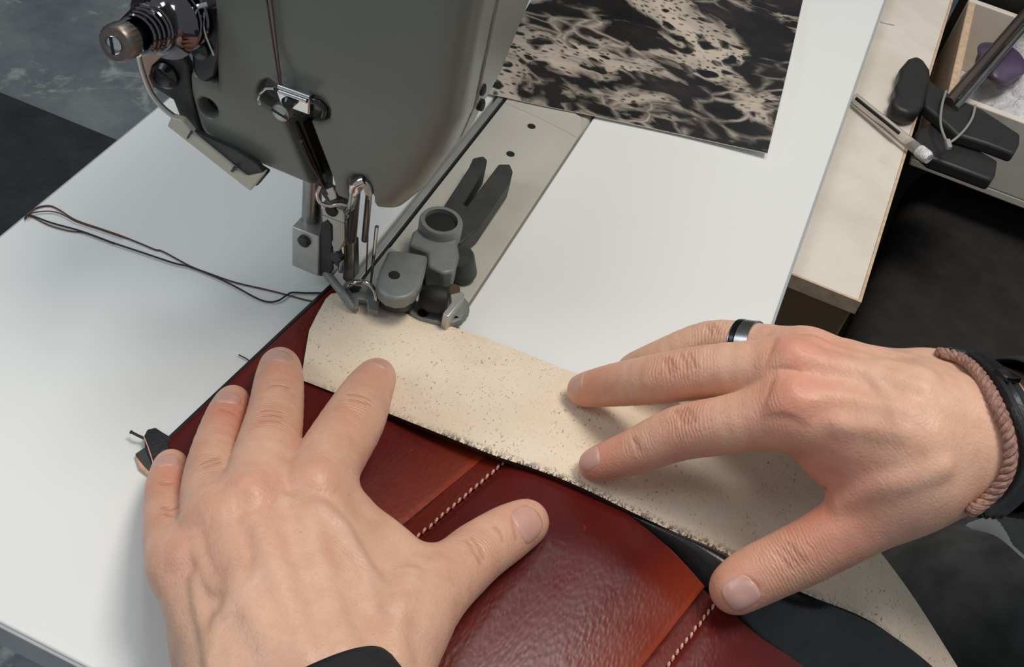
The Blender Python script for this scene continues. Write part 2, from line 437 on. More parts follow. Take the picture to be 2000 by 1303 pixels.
# ================================================================== SETTING
FLOOR = -0.75
o = MB().box((0, 0.6, FLOOR - 0.02), (2.6, 2.6, 0.02)).build('floor', MT['concrete']); tag(o, 'grey concrete floor with pale paint splashes', kind='structure')
MT['wall'] = simple('grey_plaster', srgb(120, 118, 114), .9, 0, .08, 8)
o = MB().box((0, 3.22, .45), (2.6, .02, 1.2)).build('wall_back', MT['wall']); tag(o, 'grey plaster workshop wall far behind the machine', kind='structure')
o = MB().box((-2.62, .6, .45), (.02, 2.6, 1.2)).build('wall_left', MT['wall']); tag(o, 'grey plaster workshop wall left of the table', kind='structure')
mt = MB().prism([Vector((x, y, FLOOR)) for x, y in ((-1.7, 0.16), (-0.40, 0.16), (-0.40, 0.745), (-0.70, 0.75), (-1.2, 0.74), (-1.7, 0.75))], (0, 0, 0.008)).build('floor_mat', MT['mat'], bevel=0.002)
tag(mt, 'black rubber mat lying on the concrete floor left of the white table', 'mat')

# ---------------------------------------------------------------- sewing table (white extension board around the narrow bed)
TX0, TX1, TY0, TY1 = -0.1487, 0.1659, -0.1872, 0.56
BX0, BX1 = -0.0135, 0.0395
table = empty('sewing_table', (0.0, 0.1, FLOOR), 'white laminate table board under the leather work and sewing machine', 'table')
pts = [(TX0, TY0), (TX1, TY0), (TX1, TY1), (BX1, TY1), (BX1, -0.02), (BX0, -0.02), (BX0, TY1), (TX0, TY1)]
MB().prism([Vector((x, y, 0)) for x, y in pts], (0, 0, -0.016)).build('tabletop', MT['laminate'], table, bevel=0.0008)
eb = 0.0012
for a, b in (((TX0, TY0), (TX1, TY0)), ((TX1, TY0), (TX1, TY1)), ((TX0, TY1), (TX0, TY0))):
    a = Vector((*a, 0)); b = Vector((*b, 0)); t = (b - a).normalized(); nrm = Vector((t.y, -t.x, 0))
    c = (a + b) / 2 + nrm * eb * 0.5 + Vector((0, 0, -0.0085))
    MB().box(c, ((b - a).length / 2, eb / 2, 0.0075), (t, nrm, Vector((0, 0, 1)))).build('edge_band', MT['band'], table, bevel=0.0003)
for x in (TX0 + 0.05, TX1 - 0.05):
    for y in (TY0 + 0.1, TY1 - 0.05):
        MB().box((x, y, (FLOOR - 0.016) / 2), (0.016, 0.016, (-FLOOR - 0.016) / 2)).build('leg', MT['frame'], table, bevel=0.002)

# ---------------------------------------------------------------- wooden cabinet beside the table
CX0, CX1, CY0, CY1, CZ = 0.172, 0.2085, 0.166, 0.95, -0.03
cab = empty('side_cabinet', (0.19, 0.55, FLOOR), 'narrow brown cabinet with a worn off-white top beside the white table', 'cabinet')
fl = [W(1540, 533, CZ), W(1680, 587, CZ), W(1868, 0, CZ), W(1700, 0, CZ)]
x1b = fl[2].x
body = [(0.169, 0.168), (0.2075, 0.168), (0.2235, 0.95), (0.169, 0.95)]
MB().prism([Vector((x, y, CZ - 0.006)) for x, y in body], (0, 0, -(-FLOOR + CZ - 0.006))).build('body', MT['browncab'], cab, bevel=0.001)
top = [(0.168, 0.1655), (0.2075, 0.1655), (0.2245, 0.95), (0.168, 0.95)]
MB().prism([Vector((x, y, CZ)) for x, y in top], (0, 0, -0.0055)).build('top', MT['agedtop'], cab, bevel=0.0006)
MB().prism([Vector((x, y, CZ + 0.0002)) for x, y in ((0.2075, 0.164), (0.2090, 0.164), (0.2262, 0.95), (0.2245, 0.95))], (0, 0, -0.009)).build('edge_strip', MT['woodedge'], cab)
MB().prism([Vector((x, y, CZ + 0.0002)) for x, y in ((0.168, 0.1640), (0.2075, 0.1640), (0.2075, 0.1654), (0.168, 0.1654))], (0, 0, -0.009)).build('edge_strip', MT['woodedge'], cab)

# tray bench behind, right
tray = empty('storage_tray', (0.33, 0.52, FLOOR), 'off-white open storage tray behind the black clamp', 'tray')
ty0, ty1, tx0, tx1, tz = 0.405, 0.56, 0.229, 0.46, -0.055
MB().prism([Vector((x, y, tz - 0.03)) for x, y in ((tx0, ty0), (tx1, ty0), (tx1, ty1), (tx0, ty1))], (0, 0, -0.006)).build('base', MT['agedtop'], tray, bevel=0.001)
for x in (tx0 + .02, tx1 - .02):
    MB().box((x, ty1 - .02, (FLOOR + tz - .036) / 2), (.012, .012, (-FLOOR + tz - .036) / 2)).build('leg', MT['blackplastic'], tray, bevel=.001)
MB().box(((tx0 + tx1) / 2, ty0 + 0.003, tz - 0.0025), ((tx1 - tx0) / 2, 0.003, 0.0275)).build('front_lip', MT['agedtop'], tray, bevel=0.001)
MB().box(((tx0 + tx1) / 2, ty1 - 0.003, tz - 0.0025), ((tx1 - tx0) / 2, 0.003, 0.0275)).build('back_lip', MT['agedtop'], tray, bevel=0.001)
MB().box((tx0 + 0.003, (ty0 + ty1) / 2, tz - 0.0025), (0.003, (ty1 - ty0) / 2 - 0.0065, 0.0275)).build('side_lip', MT['woodedge'], tray, bevel=0.001)
MB().box((tx1 - 0.003, (ty0 + ty1) / 2, tz - 0.0025), (0.003, (ty1 - ty0) / 2 - 0.0065, 0.0275)).build('side_lip', MT['agedtop'], tray, bevel=0.001)
def lumpy(c, r, seed, amp, freq):
    rng = np.random.RandomState(seed); ph = rng.rand(6, 3) * 6.28; kk = (rng.rand(6, 3) - .5) * freq
    bm = bmesh.new(); bmesh.ops.create_icosphere(bm, subdivisions=4, radius=1)
    vs = []
    for v in bm.verts:
        p = np.array(v.co); d = sum(np.sin(kk[i] @ p + ph[i, 0]) for i in range(6)) / 6
        vs.append(Vector(c) + Vector((p[0] * r[0], p[1] * r[1], p[2] * r[2])) * (1 + amp * d))
    fs = [tuple(v.index for v in f.verts) for f in bm.faces]; bm.free()
    return MB().add(vs, fs)
bag = lumpy((0.290, 0.482, tz + 0.004), (0.043, 0.056, 0.026), 3, 0.30, 16).build('plastic_bag', MT['film'], smooth=True, auto=False, org=(0.29, 0.48, tz - 0.03)); tag(bag, 'crumpled clear plastic bag lying in the storage tray', 'bag')
pk = lumpy((0.256, 0.462, tz + 0.030), (0.017, 0.026, 0.008), 9, 0.3, 8).build('purple_packet', MT['purple'], smooth=True, auto=False, org=(0.256, 0.462, tz + 0.024)); tag(pk, 'small purple packet on the crumpled plastic bag', 'packet')
dk = lumpy((0.376, 0.456, tz - 0.004), (0.024, 0.03, 0.021), 5, 0.2, 8).build('black_pouch', MT['blackplastic'], smooth=True, auto=False, org=(0.376, 0.456, tz - 0.03)); tag(dk, 'black pouch beside the plastic bag in the tray', 'pouch')
stool = empty('filler_stool', (0.42, 0.30, FLOOR), 'black padded stool added to fill the black area below the clamp', 'stool')  # made-up stool, added to fill the black area beside the cabinet
cu = MB().prism([Vector((x, y, -.17)) for x, y in ((.222, .20), (.60, .20), (.60, .47), (.245, .47))], (0, 0, .05)).build('seat', MT['seat'], stool, bevel=.018, bseg=4)
for x in (.27, .57):
    for y in (.24, .43): MB().tube([Vector((x, y, -.171)), Vector((x + (x - .42) * .1, y, FLOOR))], .012, 12).build('leg', MT['frame'], stool, smooth=True)
bb = MB().box((0.40, 0.60, -0.34), (0.170, 0.030, 0.41)).build('dark_board', MT['blackplastic'], bevel=0.003, org=(0.40, 0.60, FLOOR)); tag(bb, 'dark grey board standing behind the storage tray', 'board')

# ================================================================== LEATHER WORK
work = empty('stitched_leather', (0.08, -0.09, 0.0), 'red-brown stitched leather panel with black lining under the pale strip', 'leather')
def prof(s):   # cross profile of one panel: rises out of the seam, bulges, sharp ridge, low stitched margin
    r = 0.935
    if s < r: return 0.0030 * (1 - math.exp(-s / 0.025)) + 0.0042 * math.sin(math.pi * s / r) ** 0.8
    return 0.0001 + 0.0007 * (s - r) / (1 - r)
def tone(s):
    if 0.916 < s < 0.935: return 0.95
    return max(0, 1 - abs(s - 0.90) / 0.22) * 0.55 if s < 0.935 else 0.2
RED = (MT['redleather'], MT['blackleather'])
def panel_s(A, B, n):
    """same as ribbon but sampled densely at the ridge"""
    ss = sorted(set([i / (n - 1) for i in range(n)] + [0.005, 0.015, 0.03, 0.92, 0.934, 0.9351, 0.938, 0.955]))
    return ss
def panel(name, A, B, hf, tf, thick=0.0022, m_=26, n=44):
    ss = panel_s(A, B, n); AA = resample(A, 801); BB = resample(B, 801)
    top = []; at = []
    for s_ in ss:
        a = AA[int(round(s_ * 800))]; b = BB[int(round(s_ * 800))]
        for j in range(m_):
            t_ = j / (m_ - 1); top.append(a.lerp(b, t_) + Vector((0, 0, hf(s_, t_)))); at.append(tf(s_))
    n = len(ss); N = n * m_; vs = top + [Vector((p.x, p.y, p.z - thick)) for p in top]; fs = []
    for i in range(n - 1):
        for j in range(m_ - 1):
            a = i * m_ + j; q = (a, a + 1, a + m_ + 1, a + m_); fs.append(q); fs.append(tuple(x + N for x in reversed(q)))
    rim = [j for j in range(m_)] + [i * m_ + m_ - 1 for i in range(1, n)] + [(n - 1) * m_ + j for j in range(m_ - 2, -1, -1)] + [i * m_ for i in range(n - 2, 0, -1)]
    for a, b in zip(rim, rim[1:] + rim[:1]): fs.append((a, b, b + N, a + N))
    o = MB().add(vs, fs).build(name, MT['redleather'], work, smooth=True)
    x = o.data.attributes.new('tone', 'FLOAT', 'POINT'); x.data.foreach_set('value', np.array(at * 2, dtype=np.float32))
    return o
zb = 0.0030
S1t, S1b = W(1015, 880, zb), W(1015, 880, zb) + (W(805, 1060, zb) - W(985, 905, zb)) * 2.3
S2t = W(1397, 1176, zb); S2b = S2t + (W(1300, 1303, zb) - W(1397, 1176, zb)) * 3.4
L0, L1 = W(655, 548, zb), W(322, 862, zb)
left = [L0, W(608, 602, zb), W(566, 654, zb), W(505, 705, zb), W(420, 776, zb), L1]
# first panel: run s from the far-left edge to seam one; A = edge under the strip, B = near edge
flat1 = lambda s, t: prof(s) * (0.35 + 0.65 * min(1, s / 0.4)) * min(1, 0.10 + max(0, t - 0.22) * 2.6) if s < 0.935 else prof(s)
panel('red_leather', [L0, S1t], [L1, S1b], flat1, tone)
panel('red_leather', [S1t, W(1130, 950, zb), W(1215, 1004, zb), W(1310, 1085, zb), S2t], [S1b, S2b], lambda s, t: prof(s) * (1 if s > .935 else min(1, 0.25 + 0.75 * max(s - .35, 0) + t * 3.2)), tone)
T3 = [S2t, W(1475, 1247, 0.0), W(1562, 1306, -0.012), W(1660, 1385, -0.035)]
B3 = [S2b, S2b + Vector((0.04, 0.008, -0.004)), S2b + Vector((0.08, 0.014, -0.022)), S2b + Vector((0.11, 0.02, -0.06))]
panel('red_leather', spline(T3), spline(B3), lambda s, t: 0.0026 * (1 - math.exp(-s / 0.02)), lambda s: 0.0)
# black edge band along the far-left edge
ribbon('edge_binding', [p + Vector((-0.0003, 0, 0.0004)) for p in (L0, L1)], [p + Vector((0.0010, -0.0001, 0.0005)) for p in (L0, L1)], 30, 3, 0.0025, (MT['blackleather'],) * 2, work)
# stitches
def stitches(a, b, n, z):
    d = (b - a); t = d.normalized(); side = Vector((-t.y, t.x, 0))
    for k in range(n):
        c = a + d * ((k + 0.5) / n) + Vector((0, 0, z)) + side * random.uniform(-.0002, .0002)
        q = (t + side * 0.35).normalized(); hl = d.length / n * 0.40
        MB().tube([c - q * hl + Vector((0, 0, -.0004)), c - q * hl * .5 + Vector((0, 0, .0001)), c + q * hl * .5 + Vector((0, 0, .0002)), c + q * hl + Vector((0, 0, -.0004))], [0.00026, 0.00052, 0.00054, 0.00026], 6).build('stitch', MT['stitch'], work, smooth=True)
sa = W(988, 902, zb); stitches(sa, sa + (W(805, 1060, zb) - W(985, 905, zb)) * 1.05, 17, 0.0010)
sb = W(1394, 1182, zb); stitches(sb, sb + (W(1300, 1303, zb) - W(1397, 1176, zb)) * 1.15, 13, 0.0012)
# black lining between the panel and the strip, falling over the table edge
LA = [W(1205, 992, 0.0035), W(1300, 1035, 0.006), W(1420, 1084, 0.006), W(1560, 1158, 0.000), W(1700, 1215, -0.012), W(1830, 1310, -0.03), W(1900, 1400, -0.05)]
LB = [W(1212, 1005, 0.002), W(1310, 1092, 0.001), W(1392, 1170, 0.0005), W(1475, 1252, -0.003), W(1565, 1312, -0.016), W(1660, 1390, -0.04), W(1720, 1460, -0.06)]
ribbon('black_lining', spline(LA), spline(LB), 50, 14, 0.0012, (MT['blackleather'],) * 2, work, h=lambda s, t: 0.008 * math.sin(math.pi * t) ** 1.0 * math.sin(math.pi * min(1, s * 1.8)) if s < 0.55 else 0.0)
# folded lining corner sticking out below the little finger
cz = 0.0015
MB().prism([W(u, v, cz) for u, v in ((282, 858), (288, 845), (305, 841), (318, 850), (345, 866), (368, 884), (360, 912), (330, 925), (302, 922), (284, 880))], (0, 0, 0.0022)).build('lining_corner', MT['blackleather'], work, bevel=0.0006)
MB().prism([W(u, v, cz) for u, v in ((264, 890), (286, 875), (312, 905), (318, 925), (300, 930), (282, 912))], (0, 0, 0.0012)).build('lining_corner', MT['castdark'], work, bevel=0.0004)
MB().prism([W(u, v, 0.0005) for u, v in ((264, 893), (280, 903), (300, 920), (318, 930), (300, 938), (285, 928), (272, 918))], (0, 0, 0.0014)).build('raw_edge', MT['rawhide'], work, bevel=0.0004)
MB().tube(spline([W(256, 844, 0.004), W(264, 848, 0.0045), W(272, 852, 0.004), W(284, 857, 0.003)]), [0.0008] + [0.00055] * 18, 8).build('thread_end', MT['darkthread'], work, smooth=True)
MB().tube(spline([W(281, 853, 0.0045), W(290, 876, 0.0045), W(299, 905, 0.004), W(303, 925, 0.0035)]), 0.00022, 6).build('fibre', MT['stitch'], work, smooth=True)
MB().tube([W(466, 693, 0.0012), W(480, 700, 0.0012), W(494, 710, 0.001)], 0.0003, 6).build('thread_end', MT['darkthread'], work, smooth=True)

# pale strip
SL = [(588, 742, .0072), (640, 762, .0078), (700, 785, .0082), (760, 808, .0088), (860, 848, .0095), (960, 888, .0095), (1050, 918, .0085), (1130, 950, .0085), (1215, 991, .0080), (1310, 1036, .0078), (1410, 1078, .0075), (1560, 1155, .0010), (1700, 1213, -.011), (1810, 1298, -.030), (1880, 1370, -.045)]
SU = [(604, 645, .0068), (626, 602, .0068), (650, 572, .0068), (700, 580, .0062), (770, 606, .0050), (870, 634, .0035), (960, 664, .0035), (1050, 700, .0035), (1130, 731, .0035), (1250, 764, .0035), (1370, 802, .0035), (1490, 856, .0035), (1620, 950, .0020), (1715, 1072, -.010), (1790, 1175, -.026), (1875, 1310, -.045)]
strip = ribbon('leather_strip', spline([W(*p) for p in SL], 4), spline([W(*p) for p in SU], 4), 90, 16, 0.0021, (MT['flesh'], MT['blackleather']), None,
    h=lambda s, t: 0.0012 * math.sin(math.pi * t) * (1 - 0.5 * s),
    attr=('edge', lambda s, t: max(0, 1 - t / 0.055) * (0.35 + 0.65 * (1 if 0.2 < s < 0.62 else 0.2))), org=(0.1, -0.03, 0.0))
tag(strip, 'long pale suede-side leather strip with dark flecks held on the red leather', 'leather strip')

# ================================================================== HANDS
def s_clip(x): return np.clip(x, -5, 80)
class Hand:
    def __init__(s): s.f = {}; s.p = []; s.tubes = []; s.grooves = []; s.red = []; s.wr = []; s.vein = []
    def node(s, u, v, z): return np.array(W(u, v, z / 1000)) * 1000
    def finger(s, name, nodes):
        pts = [np.append(s.node(u, v, z), r) for u, v, z, r in nodes]; out = []
        n = len(pts)
        for i in range(n - 1):
            p0, p1, p2, p3 = pts[max(i - 1, 0)], pts[i], pts[i + 1], pts[min(i + 2, n - 1)]
            for k in range(4):
                t = k / 4; out.append(0.5 * (2 * p1 + (p2 - p0) * t + (2 * p0 - 5 * p1 + 4 * p2 - p3) * t * t + (3 * p1 - p0 - 3 * p2 + p3) * t ** 3))
        out.append(pts[-1]); s.f[name] = (np.array(out), [p[:3] for p in pts])
    def palm(s, a, b): s.p.append((s.node(*a[:3]), s.node(*b[:3]), a[3], b[3]))
    def base(s, P):
        d = None
        for a, b, ra, rb in s.p:
            c = cone(P, a, b, ra, rb); d = c if d is None else smin(d, c, s.kp)
        fd = None
        for nm, (ch, _) in s.f.items():
            lo = (ch[:, :3] - ch[:, 3:]).min(0) - 14; hi = (ch[:, :3] + ch[:, 3:]).max(0) + 14
            e = np.full(len(P), 50.0); ins = np.all((P > lo) & (P < hi), 1)
            if ins.any():
                Q = P[ins]; g = None
                for q0, q1 in zip(ch, ch[1:]):
                    c = cone(Q, q0[:3], q1[:3], q0[3], q1[3]); g = c if g is None else smin(g, c, 1.2)
                e[ins] = g
            far = ~ins
            if far.any(): e[far] = np.linalg.norm(np.maximum(np.maximum(lo - P[far], P[far] - hi), 0), axis=1) + 12
            fd = e if fd is None else smin(fd, e, 0.8)
        return smin(d, fd, s.kf)
    def sdf(s, P):
        d = s.base(P)
        for pts, r, k in s.tubes:
            lo, hi = pts.min(0) - 8, pts.max(0) + 8; ins = np.all((P > lo) & (P < hi), 1)
            if ins.any():
                Q = P[ins]; g = None
                for a, b in zip(pts, pts[1:]):
                    c = cone(Q, a, b, r, r); g = c if g is None else np.minimum(g, c)
                d[ins] = smin(d[ins], g, k)
        for pts, r, k in s.grooves:
            lo, hi = pts.min(0) - 6, pts.max(0) + 6; ins = np.all((P > lo) & (P < hi), 1)
            if ins.any():
                Q = P[ins]; g = None
                for a, b in zip(pts, pts[1:]):
                    c = cone(Q, a, b, r, r); g = c if g is None else np.minimum(g, c)
                d[ins] = smax(d[ins], -g, k)
        return d
    def hits(s, px, f=None):
        f = f or s.base; d = np.array([dirw(u, v) for u, v in px]); d = d / np.linalg.norm(d, axis=1)[:, None]; t = np.full(len(d), 190.0)
        for _ in range(50):
            x = s_clip(f(CAM * 1000 + d * t[:, None])); t = t + x * 0.92
            if np.all((np.abs(x) < 0.03) | (t > 900)): break
        P = CAM * 1000 + d * t[:, None]; return P, t < 900
    def hit(s, u, v, f=None):
        P, ok = s.hits([(u, v)], f); return P[0] if ok[0] else None
    def line(s, px, sub=3):
        P, ok = s.hits(px); P = [Vector(p) for p in P[ok]]
        return np.array([tuple(p) for p in spline(P, sub)])
    def normals(s, P, f=None):
        f = f or s.base; e = 0.6; E_ = np.eye(3) * e
        g = np.stack([f(P + E_[k]) - f(P - E_[k]) for k in range(3)], 1); return g / np.linalg.norm(g, axis=1)[:, None]
    def normal(s, p, f=None): return s.normals(np.array(p)[None], f)[0]
    def tendon(s, px, r, k=4.0, sink=0.6, vein=0.0):
        L = s.line(px); N = s.normals(L); L = L - N * (r * sink); s.tubes.append((L, r, k))
        if vein: s.vein.append((L, r + 1.5, vein))
    def groove(s, px, r=0.45, k=0.9, up=0.1):
        L = s.line(px); N = s.normals(L); s.grooves.append((L + N * (r * up), r, k))
    def make(s, name, parent, lo, hi, h):
        V, Q = sdf_mesh(s.sdf, lo, hi, h)
        red = np.zeros(len(V)); wr = np.zeros(len(V)); al = np.zeros(len(V)); ve = np.zeros(len(V)); cr = np.zeros(len(V))
        for p, r, a in s.red: red = np.maximum(red, a * s.kred * np.exp(-((V - p) ** 2).sum(1) / (2 * r * r)))
        for p, r, a in s.wr: wr = np.maximum(wr, a * np.exp(-((V - p) ** 2).sum(1) / (2 * r * r)))
        best = np.full(len(V), 1e9)
        for nm, (ch, _) in s.f.items():
            acc = 0.0
            for q0, q1 in zip(ch, ch[1:]):
                c = cone(V, q0[:3], q1[:3], q0[3], q1[3]); ba = q1[:3] - q0[:3]; L = np.linalg.norm(ba)
                t = np.clip(((V - q0[:3]) @ ba) / (L * L), 0, 1); x = c < best; best[x] = c[x]; al[x] = acc + t[x] * L; acc += L
        for pts, r, a in s.vein:
            for p0, p1 in zip(pts, pts[1:]): ve = np.maximum(ve, a * np.clip(1.4 - cone(V, p0, p1, 0, 0) / r, 0, 1))
        for pts, r, k in s.grooves:
            for p0, p1 in zip(pts, pts[1:]): cr = np.maximum(cr, np.clip(1.0 - cone(V, p0, p1, 0, 0) / (r + 0.7), 0, 1))
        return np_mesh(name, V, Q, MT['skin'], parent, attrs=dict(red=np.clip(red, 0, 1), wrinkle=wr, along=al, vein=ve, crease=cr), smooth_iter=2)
    def nail(s, hand_obj, uv, tipuv, wid, length, mat, bulge=0.35):
        """nail plate moulded on the finger: uv its middle, tipuv the way it points"""
        c = s.hit(*uv, s.sdf); n = s.normal(c, s.sdf); t = s.hit(*tipuv, s.sdf)
        t = (t if t is not None else c + np.array([0, 1, 0])) - c; t = t - n * (t @ n); t = t / np.linalg.norm(t); b = np.cross(n, t)
        na, nb = 15, 13
        A, Wd = np.meshgrid(np.linspace(-1, 1, na), np.linspace(-1, 1, nb), indexing='ij'); A = A.ravel(); Wd = Wd.ravel()
        sc = np.where(A < 0, 1 - np.abs(A) ** 4.5 * 0.38, 1 - np.abs(A) ** 3.5 * 0.30)
        lw = np.where(A > 0, 1 - 0.12 * Wd ** 2, 1 - 0.16 * Wd ** 2)
        p = c + t * (A * lw * length / 2)[:, None] + b * (Wd * sc * wid / 2)[:, None] + n * 6
        for _ in range(16): p = p - n * (s.sdf(p) * 0.8)[:, None]
        e = np.maximum(np.where(A < 0, np.abs(A), np.abs(A) * 0.8), np.abs(Wd)); off = bulge * (1 - e ** 6) - 0.12 * (e > 0.98)
        vs = [Vector(q / 1000) for q in p + n * off[:, None]]
        fs = [(i * nb + j, i * nb + j + 1, (i + 1) * nb + j + 1, (i + 1) * nb + j) for i in range(na - 1) for j in range(nb - 1)]
        N = len(vs); vs2 = vs + [p - Vector(n) * 0.0006 for p in vs]; fs2 = fs + [tuple(x + N for x in reversed(f)) for f in fs]
        rim = [j for j in range(nb)] + [i * nb + nb - 1 for i in range(1, na)] + [(na - 1) * nb + j for j in range(nb - 2, -1, -1)] + [i * nb for i in range(na - 2, 0, -1)]
        fs2 += [(a_, b_, b_ + N, a_ + N) for a_, b_ in zip(rim, rim[1:] + rim[:1])]
        o = MB().add(vs2, fs2).build('fingernail', mat, hand_obj, smooth=True, auto=False)
        # pale/red rim groove round the plate
        return o

person = empty('person', (0.62, -0.02, FLOOR), 'person in black sleeves and dark trousers guiding leather with both hands', 'person')

# ---- left hand
LH = Hand(); LH.kred = 1.15; LH.kp = 9.0; LH.kf = 5.0
LH.finger('index', [(612, 960, 40, 11.5), (643, 900, 36, 11.3), (690, 822, 29, 11.0), (718, 766, 21, 9.2), (736, 736, 15.5, 7.4)])
LH.finger('middle', [(492, 985, 42, 11.2), (520, 890, 36, 10.8), (537, 812, 28, 9.8), (545, 745, 19, 8.9), (547, 716, 13, 7.6)])
LH.finger('ring', [(424, 1022, 40, 10.4), (412, 958, 34, 9.4), (420, 890, 26, 8.4), (441, 818, 18, 7.4), (455, 784, 12, 6.2)])
LH.finger('pinky', [(356, 1105, 34, 9.6), (336, 1055, 29, 8.6), (330, 1000, 22, 8.0), (329, 950, 16, 7.3), (334, 910, 11, 6.0)])
LH.finger('thumb', [(770, 1235, 38, 15.0), (845, 1152, 29, 12.4), (898, 1110, 25, 10.6), (934, 1079, 22, 10.2), (988, 1043, 18, 9.6), (1028, 1020, 15, 8.2)])
for a, b in [((612, 960, 40, 11), (690, 1330, 42, 13)), ((492, 985, 42, 10.5), (620, 1345, 46, 13)), ((424, 1022, 40, 10), (545, 1350, 45, 13)), ((356, 1105, 34, 9.5), (470, 1345, 38, 13)),
             ((690, 1330, 42, 13), (690, 1430, 40, 17)), ((620, 1345, 46, 13), (640, 1450, 42, 18)), ((470, 1345, 38, 13), (560, 1450, 38, 17)), ((690, 1430, 40, 17), (760, 1620, 46, 22)), ((560, 1450, 38, 17), (680, 1640, 44, 22)),
             ((382, 1140, 24, 8.5), (430, 1265, 22, 12.5)), ((430, 1265, 22, 12.5), (484, 1400, 28, 15)),
             ((612, 975, 26, 11), (700, 1280, 24, 12)), ((500, 1000, 26, 11), (560, 1300, 22, 13)), ((424, 1040, 24, 10), (480, 1280, 22, 12)),
             ((770, 1235, 34, 14), (720, 1390, 38, 17)), ((675, 1045, 30, 9), (800, 1150, 29, 9)), ((665, 1100, 33, 12), (765, 1210, 33, 13)), ((680, 1010, 31, 8.0), (745, 1075, 29, 7.5)), ((745, 1075, 29, 7.5), (812, 1125, 28, 9))]:
    LH.palm(a, b)
# extensor tendons, knuckles and veins
LH.tendon([(600, 1000), (620, 1090), (650, 1190), (675, 1270)], 2.2, 6.0, 0.75)
LH.tendon([(500, 1020), (530, 1090), (560, 1170), (590, 1260)], 2.2, 6.0, 0.75)
LH.tendon([(425, 1050), (455, 1120), (490, 1190), (530, 1260)], 2.0, 6.0, 0.75)
LH.tendon([(800, 1120), (780, 1180), (775, 1230), (780, 1275)], 2.6, 5.0, 0.7)
LH.tendon([(560, 975), (590, 978), (625, 988), (650, 1005), (675, 1030), (690, 1060), (715, 1100), (740, 1140), (755, 1190)], 1.5, 2.5, 0.45, 0.4)
LH.tendon([(435, 1000), (440, 1050), (455, 1090), (460, 1130), (445, 1190), (420, 1220), (415, 1275)], 1.7, 2.6, 0.4, 0.5)
LH.tendon([(505, 1040), (510, 1090), (495, 1130), (465, 1160)], 1.3, 2.5, 0.5, 0.4)
LH.tendon([(385, 1060), (395, 1110), (420, 1150), (455, 1145)], 1.2, 2.5, 0.5, 0.4)
LH.tendon([(380, 1130), (385, 1180), (400, 1240), (410, 1300)], 1.3, 2.5, 0.5, 0.35)
for u, v, r in ((612, 930, 5.0), (490, 955, 5.0), (420, 1000, 4.2), (360, 1075, 3.6)):
    p = LH.hit(u, v); LH.tubes.append((np.array([p, p + 0.1]) - LH.normal(p) * (r - 0.4), r, 6.0)); LH.red.append((p, 9.0, 0.28))
for px in ([(512, 803), (528, 800), (548, 804)], [(516, 812), (530, 810), (550, 813)], [(508, 822), (528, 820), (546, 823)], [(680, 770), (702, 772), (722, 780)], [(684, 780), (702, 783), (722, 790)],
           [(395, 905), (412, 898), (428, 894)], [(398, 912), (414, 907), (430, 902)], [(315, 990), (332, 996), (348, 990)], [(320, 1003), (335, 1008), (350, 1002)], [(312, 942), (326, 946), (338, 943)],
           [(910, 1055), (925, 1075), (938, 1100)], [(922, 1050), (935, 1068), (945, 1088)], [(968, 1030), (978, 1042), (982, 1055)], [(525, 755), (545, 752), (565, 757)], [(432, 800), (445, 803), (456, 808)]):
    LH.groove(px, 0.42, 0.9)
# nail folds
for px in ([(1008, 1052), (1004, 1032), (1003, 1012), (1012, 996), (1028, 988)],): LH.groove(px, 0.5, 0.8, 0.3)
for u, v, r, a in ((690, 815, 10, .25), (540, 812, 9, .25), (540, 720, 9, .35), (445, 800, 10, .55), (335, 930, 11, .5), (330, 1000, 8, .3), (738, 735, 9, .3), (1030, 1010, 12, .25), (930, 1075, 10, .2), (470, 1060, 9, .2)):
    p = LH.hit(u, v)
    if p is not None: LH.red.append((p, r, a))
for u, v, r, a in ((698, 782, 5, .8), (532, 812, 5.5, 1), (412, 905, 5, .8), (333, 1000, 5, .7), (925, 1072, 6, .7), (545, 752, 4, .6), (326, 945, 4, .6), (550, 1130, 30, .12)):
    p = LH.hit(u, v)
    if p is not None: LH.wr.append((p, r, a))
lo = np.array([-45, -262, -2]); hi = np.array([122, -25, 82])
left_hand = LH.make('left_hand', person, lo, hi, HRES)
LH.nail(left_hand, (1034, 1022), (1052, 1008), 13.0, 13.5, MT['nail'])
LH.nail(left_hand, (541, 694), (547, 676), 11.5, 10.0, MT['nail'])
LH.nail(left_hand, (446, 776), (452, 757), 9.5, 9.0, MT['nail'])
LH.nail(left_hand, (326, 899), (331, 880), 8.5, 8.5, MT['nail'])
LH.nail(left_hand, (741, 710), (748, 698), 9.0, 5.0, MT['nail'])

# ---- right hand
RH = Hand(); RH.kred = 1.5; RH.kp = 10.0; RH.kf = 5.0
RH.finger('index', [(1545, 806, 66, 12.0), (1420, 830, 52, 10.4), (1328, 846, 40, 9.8), (1235, 884, 25, 8.2), (1164, 908, 14.5, 6.6)])
RH.finger('middle', [(1535, 722, 68, 11.5), (1385, 726, 54, 9.8), (1290, 740, 42, 9.4), (1200, 752, 25, 8.3), (1140, 762, 12.5, 6.8)])
RH.finger('ring', [(1575, 698, 60, 10.5), (1475, 676, 49, 8.8), (1385, 670, 39, 8.6), (1290, 702, 24, 7.6), (1235, 722, 12, 6.4)])
RH.finger('pinky', [(1640, 716, 50, 9.5), (1545, 700, 40, 7.8), (1475, 695, 32, 7.4), (1415, 712, 20, 6.8), (1375, 726, 11, 5.8)])
RH.finger('thumb', [(1800, 940, 62, 15.0), (1690, 1012, 48, 12.2), (1590, 1070, 34, 11.0), (1535, 1097, 27, 10.6), (1470, 1128, 20, 10.2), (1435, 1150, 16.5, 9.0)])
